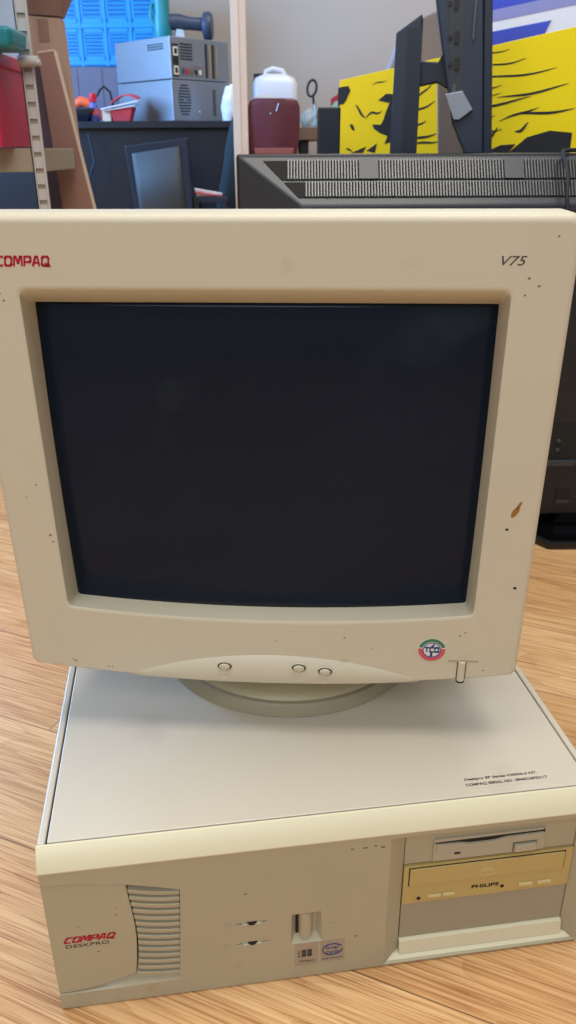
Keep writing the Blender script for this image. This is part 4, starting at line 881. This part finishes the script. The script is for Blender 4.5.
# old flat display leaning under the desk
ld = thing('old_display', 'grey faced display in dark frame in front of the black desk', 'display', (-0.56, 3.90, 0), 0.0)
b = B(); b.hexa([(-0.13, 0, 0.0), (0.13, 0, 0.0), (0.13, 0.22, 0.0), (-0.13, 0.22, 0.0)], [(-0.13, 0.0, 0.30), (0.13, 0.0, 0.30), (0.13, 0.22, 0.30), (-0.13, 0.22, 0.30)]); b.build('pedestal', 'desk', ld)
b = B(); b.hexa([(-0.115, -0.035, 0.30), (0.140, -0.035, 0.30), (0.14, 0.03, 0.30), (-0.115, 0.03, 0.30)], [(-0.150, -0.035, 0.665), (0.128, -0.035, 0.697), (0.128, 0.03, 0.697), (-0.150, 0.03, 0.665)]); fr = b.build('frame', 'navy', ld, bevel=0.004)
b = B(); n = 10; vs = []; fs = []
for j in range(2):
    for i in range(n + 1):
        u = i / n; zb = 0.33; zt_ = 0.635 + 0.028 * u
        xb = -0.098 + 0.205 * u; xt = -0.120 + 0.210 * u
        vs.append(((xb, xt)[j], -0.038 - 0.014 * math.sin(PI * u), (zb, zt_)[j]))
for i in range(n): fs.append((i, i + 1, n + 2 + i, n + 1 + i))
b._add(vs, fs); o = b.build('screen', 'lcdglass', ld, smooth=180); md = o.modifiers.new('t', 'SOLIDIFY'); md.thickness = 0.003
for x0 in ():
    pass
b = B(); b.tube([(-0.95, 4.255, 0.72), (-0.93, 4.24, 0.60), (-0.97, 4.235, 0.50), (-0.94, 4.24, 0.40), (-0.95, 4.24, 0.02)], 0.005, 6)
tag(b.build('power_cable', 'navy2', smooth=60), 'dark cable hanging down the front of the black desk', 'cable')

# ------------------------------------------------------------------ left side: shelving, crates and boards
sh = thing('metal_shelving', 'grey slotted metal shelving unit at the left edge', 'shelving', (-0.566, 2.0, 0))
def upright(x, y, m='uprightm'):
    b = B(); z = 0.0
    for xx in (-0.0145, 0.0090): b.box(x + xx, x + xx + 0.0055, y, y + 0.003, 0, 1.5)
    while z < 1.5:
        b.box(x - 0.0095, x + 0.0095, y, y + 0.003, z, z + 0.024); z += 0.034
    b.box(x - 0.0145, x - 0.012, y, y + 0.03, 0, 1.5); b.build('upright', m, sh)
    b = B(); b.box(x - 0.0115, x + 0.0115, y + 0.004, y + 0.005, 0, 1.5); b.build('backing_strip', 'shelfmetal', sh)
upright(0, 0); upright(-0.094, 0.34); upright(-0.75, 0); upright(-0.75, 0.34)
for z in (0.604, 0.15): b = B(); b.box(-0.76, -0.004, 0.006, 0.36, z, z + 0.050); b.build('shelf', 'shelfmetal', sh, bevel=0.002)
b = B(); b.tube([(-0.012, -0.012, 0.826), (0.030, -0.012, 0.826)], 0.0105, 10); b.tube([(0.028, -0.02, 0.823), (0.036, -0.02, 0.823)], 0.006, 8); b.box(-0.016, 0.016, -0.01, 0.0, 0.815, 0.837); b.build('clamp', 'uprightm', sh, smooth=40)
rc = thing('red_crate', 'magenta red plastic box on the metal shelf at left edge', 'plastic box', (-0.735, 1.915, 0.6555))
b = B(); b.hexa([(-0.13, 0, 0), (0.118, 0, 0), (0.118, 0.22, 0), (-0.13, 0.22, 0)], [(-0.14, -0.012, 0.165), (0.126, -0.012, 0.165), (0.126, 0.23, 0.165), (-0.14, 0.23, 0.165)]); b.build('body', 'redcrate', rc, bevel=0.004)
b = B(); b.box(-0.150, 0.132, -0.02, 0.24, 0.155, 0.183); b.build('rim', 'redcrate', rc, bevel=0.004)
for x in (-0.05, 0.03, 0.10): b = B(); b.box(x, x + 0.006, -0.010, 0.0, 0.0, 0.157); b.build('rib', 'redcrate', rc)
b = B(); b.hexa([(-0.87, 1.870, 0.8395), (-0.556, 1.870, 0.8395), (-0.556, 1.978, 0.8395), (-0.87, 1.978, 0.8395)], [(-0.88, 1.860, 0.885), (-0.550, 1.860, 0.878), (-0.550, 1.982, 0.878), (-0.88, 1.982, 0.885)])
tl = b.build('teal_lid', 'teal', bevel=0.012, seg=4); tag(tl, 'teal plastic lid lying on the magenta red box', 'lid')

t = thing('clear_container', 'cloudy clear plastic container standing on the teal lid', 'container', (-0.72, 1.92, 0.8855))
b = B(); b.hexa([(-0.09, -0.04, 0), (0.09, -0.04, 0), (0.09, 0.04, 0), (-0.09, 0.04, 0)], [(-0.10, -0.05, 0.050), (0.105, -0.05, 0.066), (0.105, 0.05, 0.066), (-0.10, 0.05, 0.050)]); b.build('body', 'paleclear', t, bevel=0.004)
b = B(); b.tube([(-0.10, -0.05, 0.051), (0.105, -0.05, 0.067), (0.105, 0.05, 0.067), (-0.10, 0.05, 0.051)], 0.004, 6, closed=True); b.build('rim', 'paper', t)
# boards leaning
def plank(name, lab, pts_bot, pts_top, y0, th, zt, m):
    t = thing(name, lab, 'board', (pts_bot[0], y0, 0))
    x0, x1 = pts_bot; a0, a1 = pts_top
    b = B(); b.hexa([(0, 0, 0), (x1 - x0, 0, 0), (x1 - x0, th, 0), (0, th, 0)], [(a0 - x0, 0, zt[0]), (a1 - x0, 0, zt[1]), (a1 - x0, th, zt[1]), (a0 - x0, th, zt[0])]); b.build('panel', m, t)
    b = B(); b.hexa([(x1 - x0, -0.001, 0), (x1 - x0 + 0.004, -0.001, 0), (x1 - x0 + 0.004, th + 0.001, 0), (x1 - x0, th + 0.001, 0)], [(a1 - x0, -0.001, zt[1]), (a1 - x0 + 0.004, -0.001, zt[1]), (a1 - x0 + 0.004, th + 0.001, zt[1]), (a1 - x0, th + 0.001, zt[1])]); b.build('edge_band', 'boardedge', t)
    b = B(); b.hexa([(a0 - x0, -0.001, zt[0] - 0.001), (a1 - x0, -0.001, zt[1] - 0.001), (a1 - x0, th + 0.001, zt[1] - 0.001), (a0 - x0, th + 0.001, zt[0] - 0.001)], [(a0 - x0, -0.001, zt[0] + 0.003), (a1 - x0, -0.001, zt[1] + 0.003), (a1 - x0, th + 0.001, zt[1] + 0.003), (a0 - x0, th + 0.001, zt[0] + 0.003)]); b.build('top_edge', 'boardedge', t)
    return t
plank('leaning_board', 'brown board leaning with pale slanted edge, nearest to the shelving upright', (-0.600, -0.455), (-0.643, -0.602), 2.385, 0.018, (0.880, 0.885), 'board')
plank('leaning_board', 'mauve board leaning behind the brown one', (-0.66, -0.530), (-0.713, -0.649), 2.41, 0.014, (0.856, 0.861), 'boardd')
# tall cardboard
t = thing('cardboard_box', 'tall tilted cardboard box with folded flap behind the leaning boards', 'cardboard box', (-0.62, 2.50, 0))
b = B(); b.hexa([(-0.065, 0, 0), (0.045, 0, 0), (0.045, 0.05, 0), (-0.065, 0.05, 0)], [(-0.077, 0, 0.979), (0.016, 0, 0.972), (0.016, 0.05, 0.972), (-0.077, 0.05, 0.979)]); b.build('body', 'card', t, bevel=0.002)
b = B(); b.hexa([(-0.077, -0.004, 0.982), (0.016, -0.004, 0.975), (0.016, 0.05, 0.975), (-0.077, 0.05, 0.982)], [(-0.080, -0.045, 1.035), (0.052, -0.045, 1.035), (0.052, 0.05, 1.035), (-0.080, 0.05, 1.035)]); b.build('flap', 'tape', t, bevel=0.002)
b = B(); b.box(-0.046, -0.018, -0.002, 0.0, 0.917, 0.970); b.build('tape', 'tape', t)
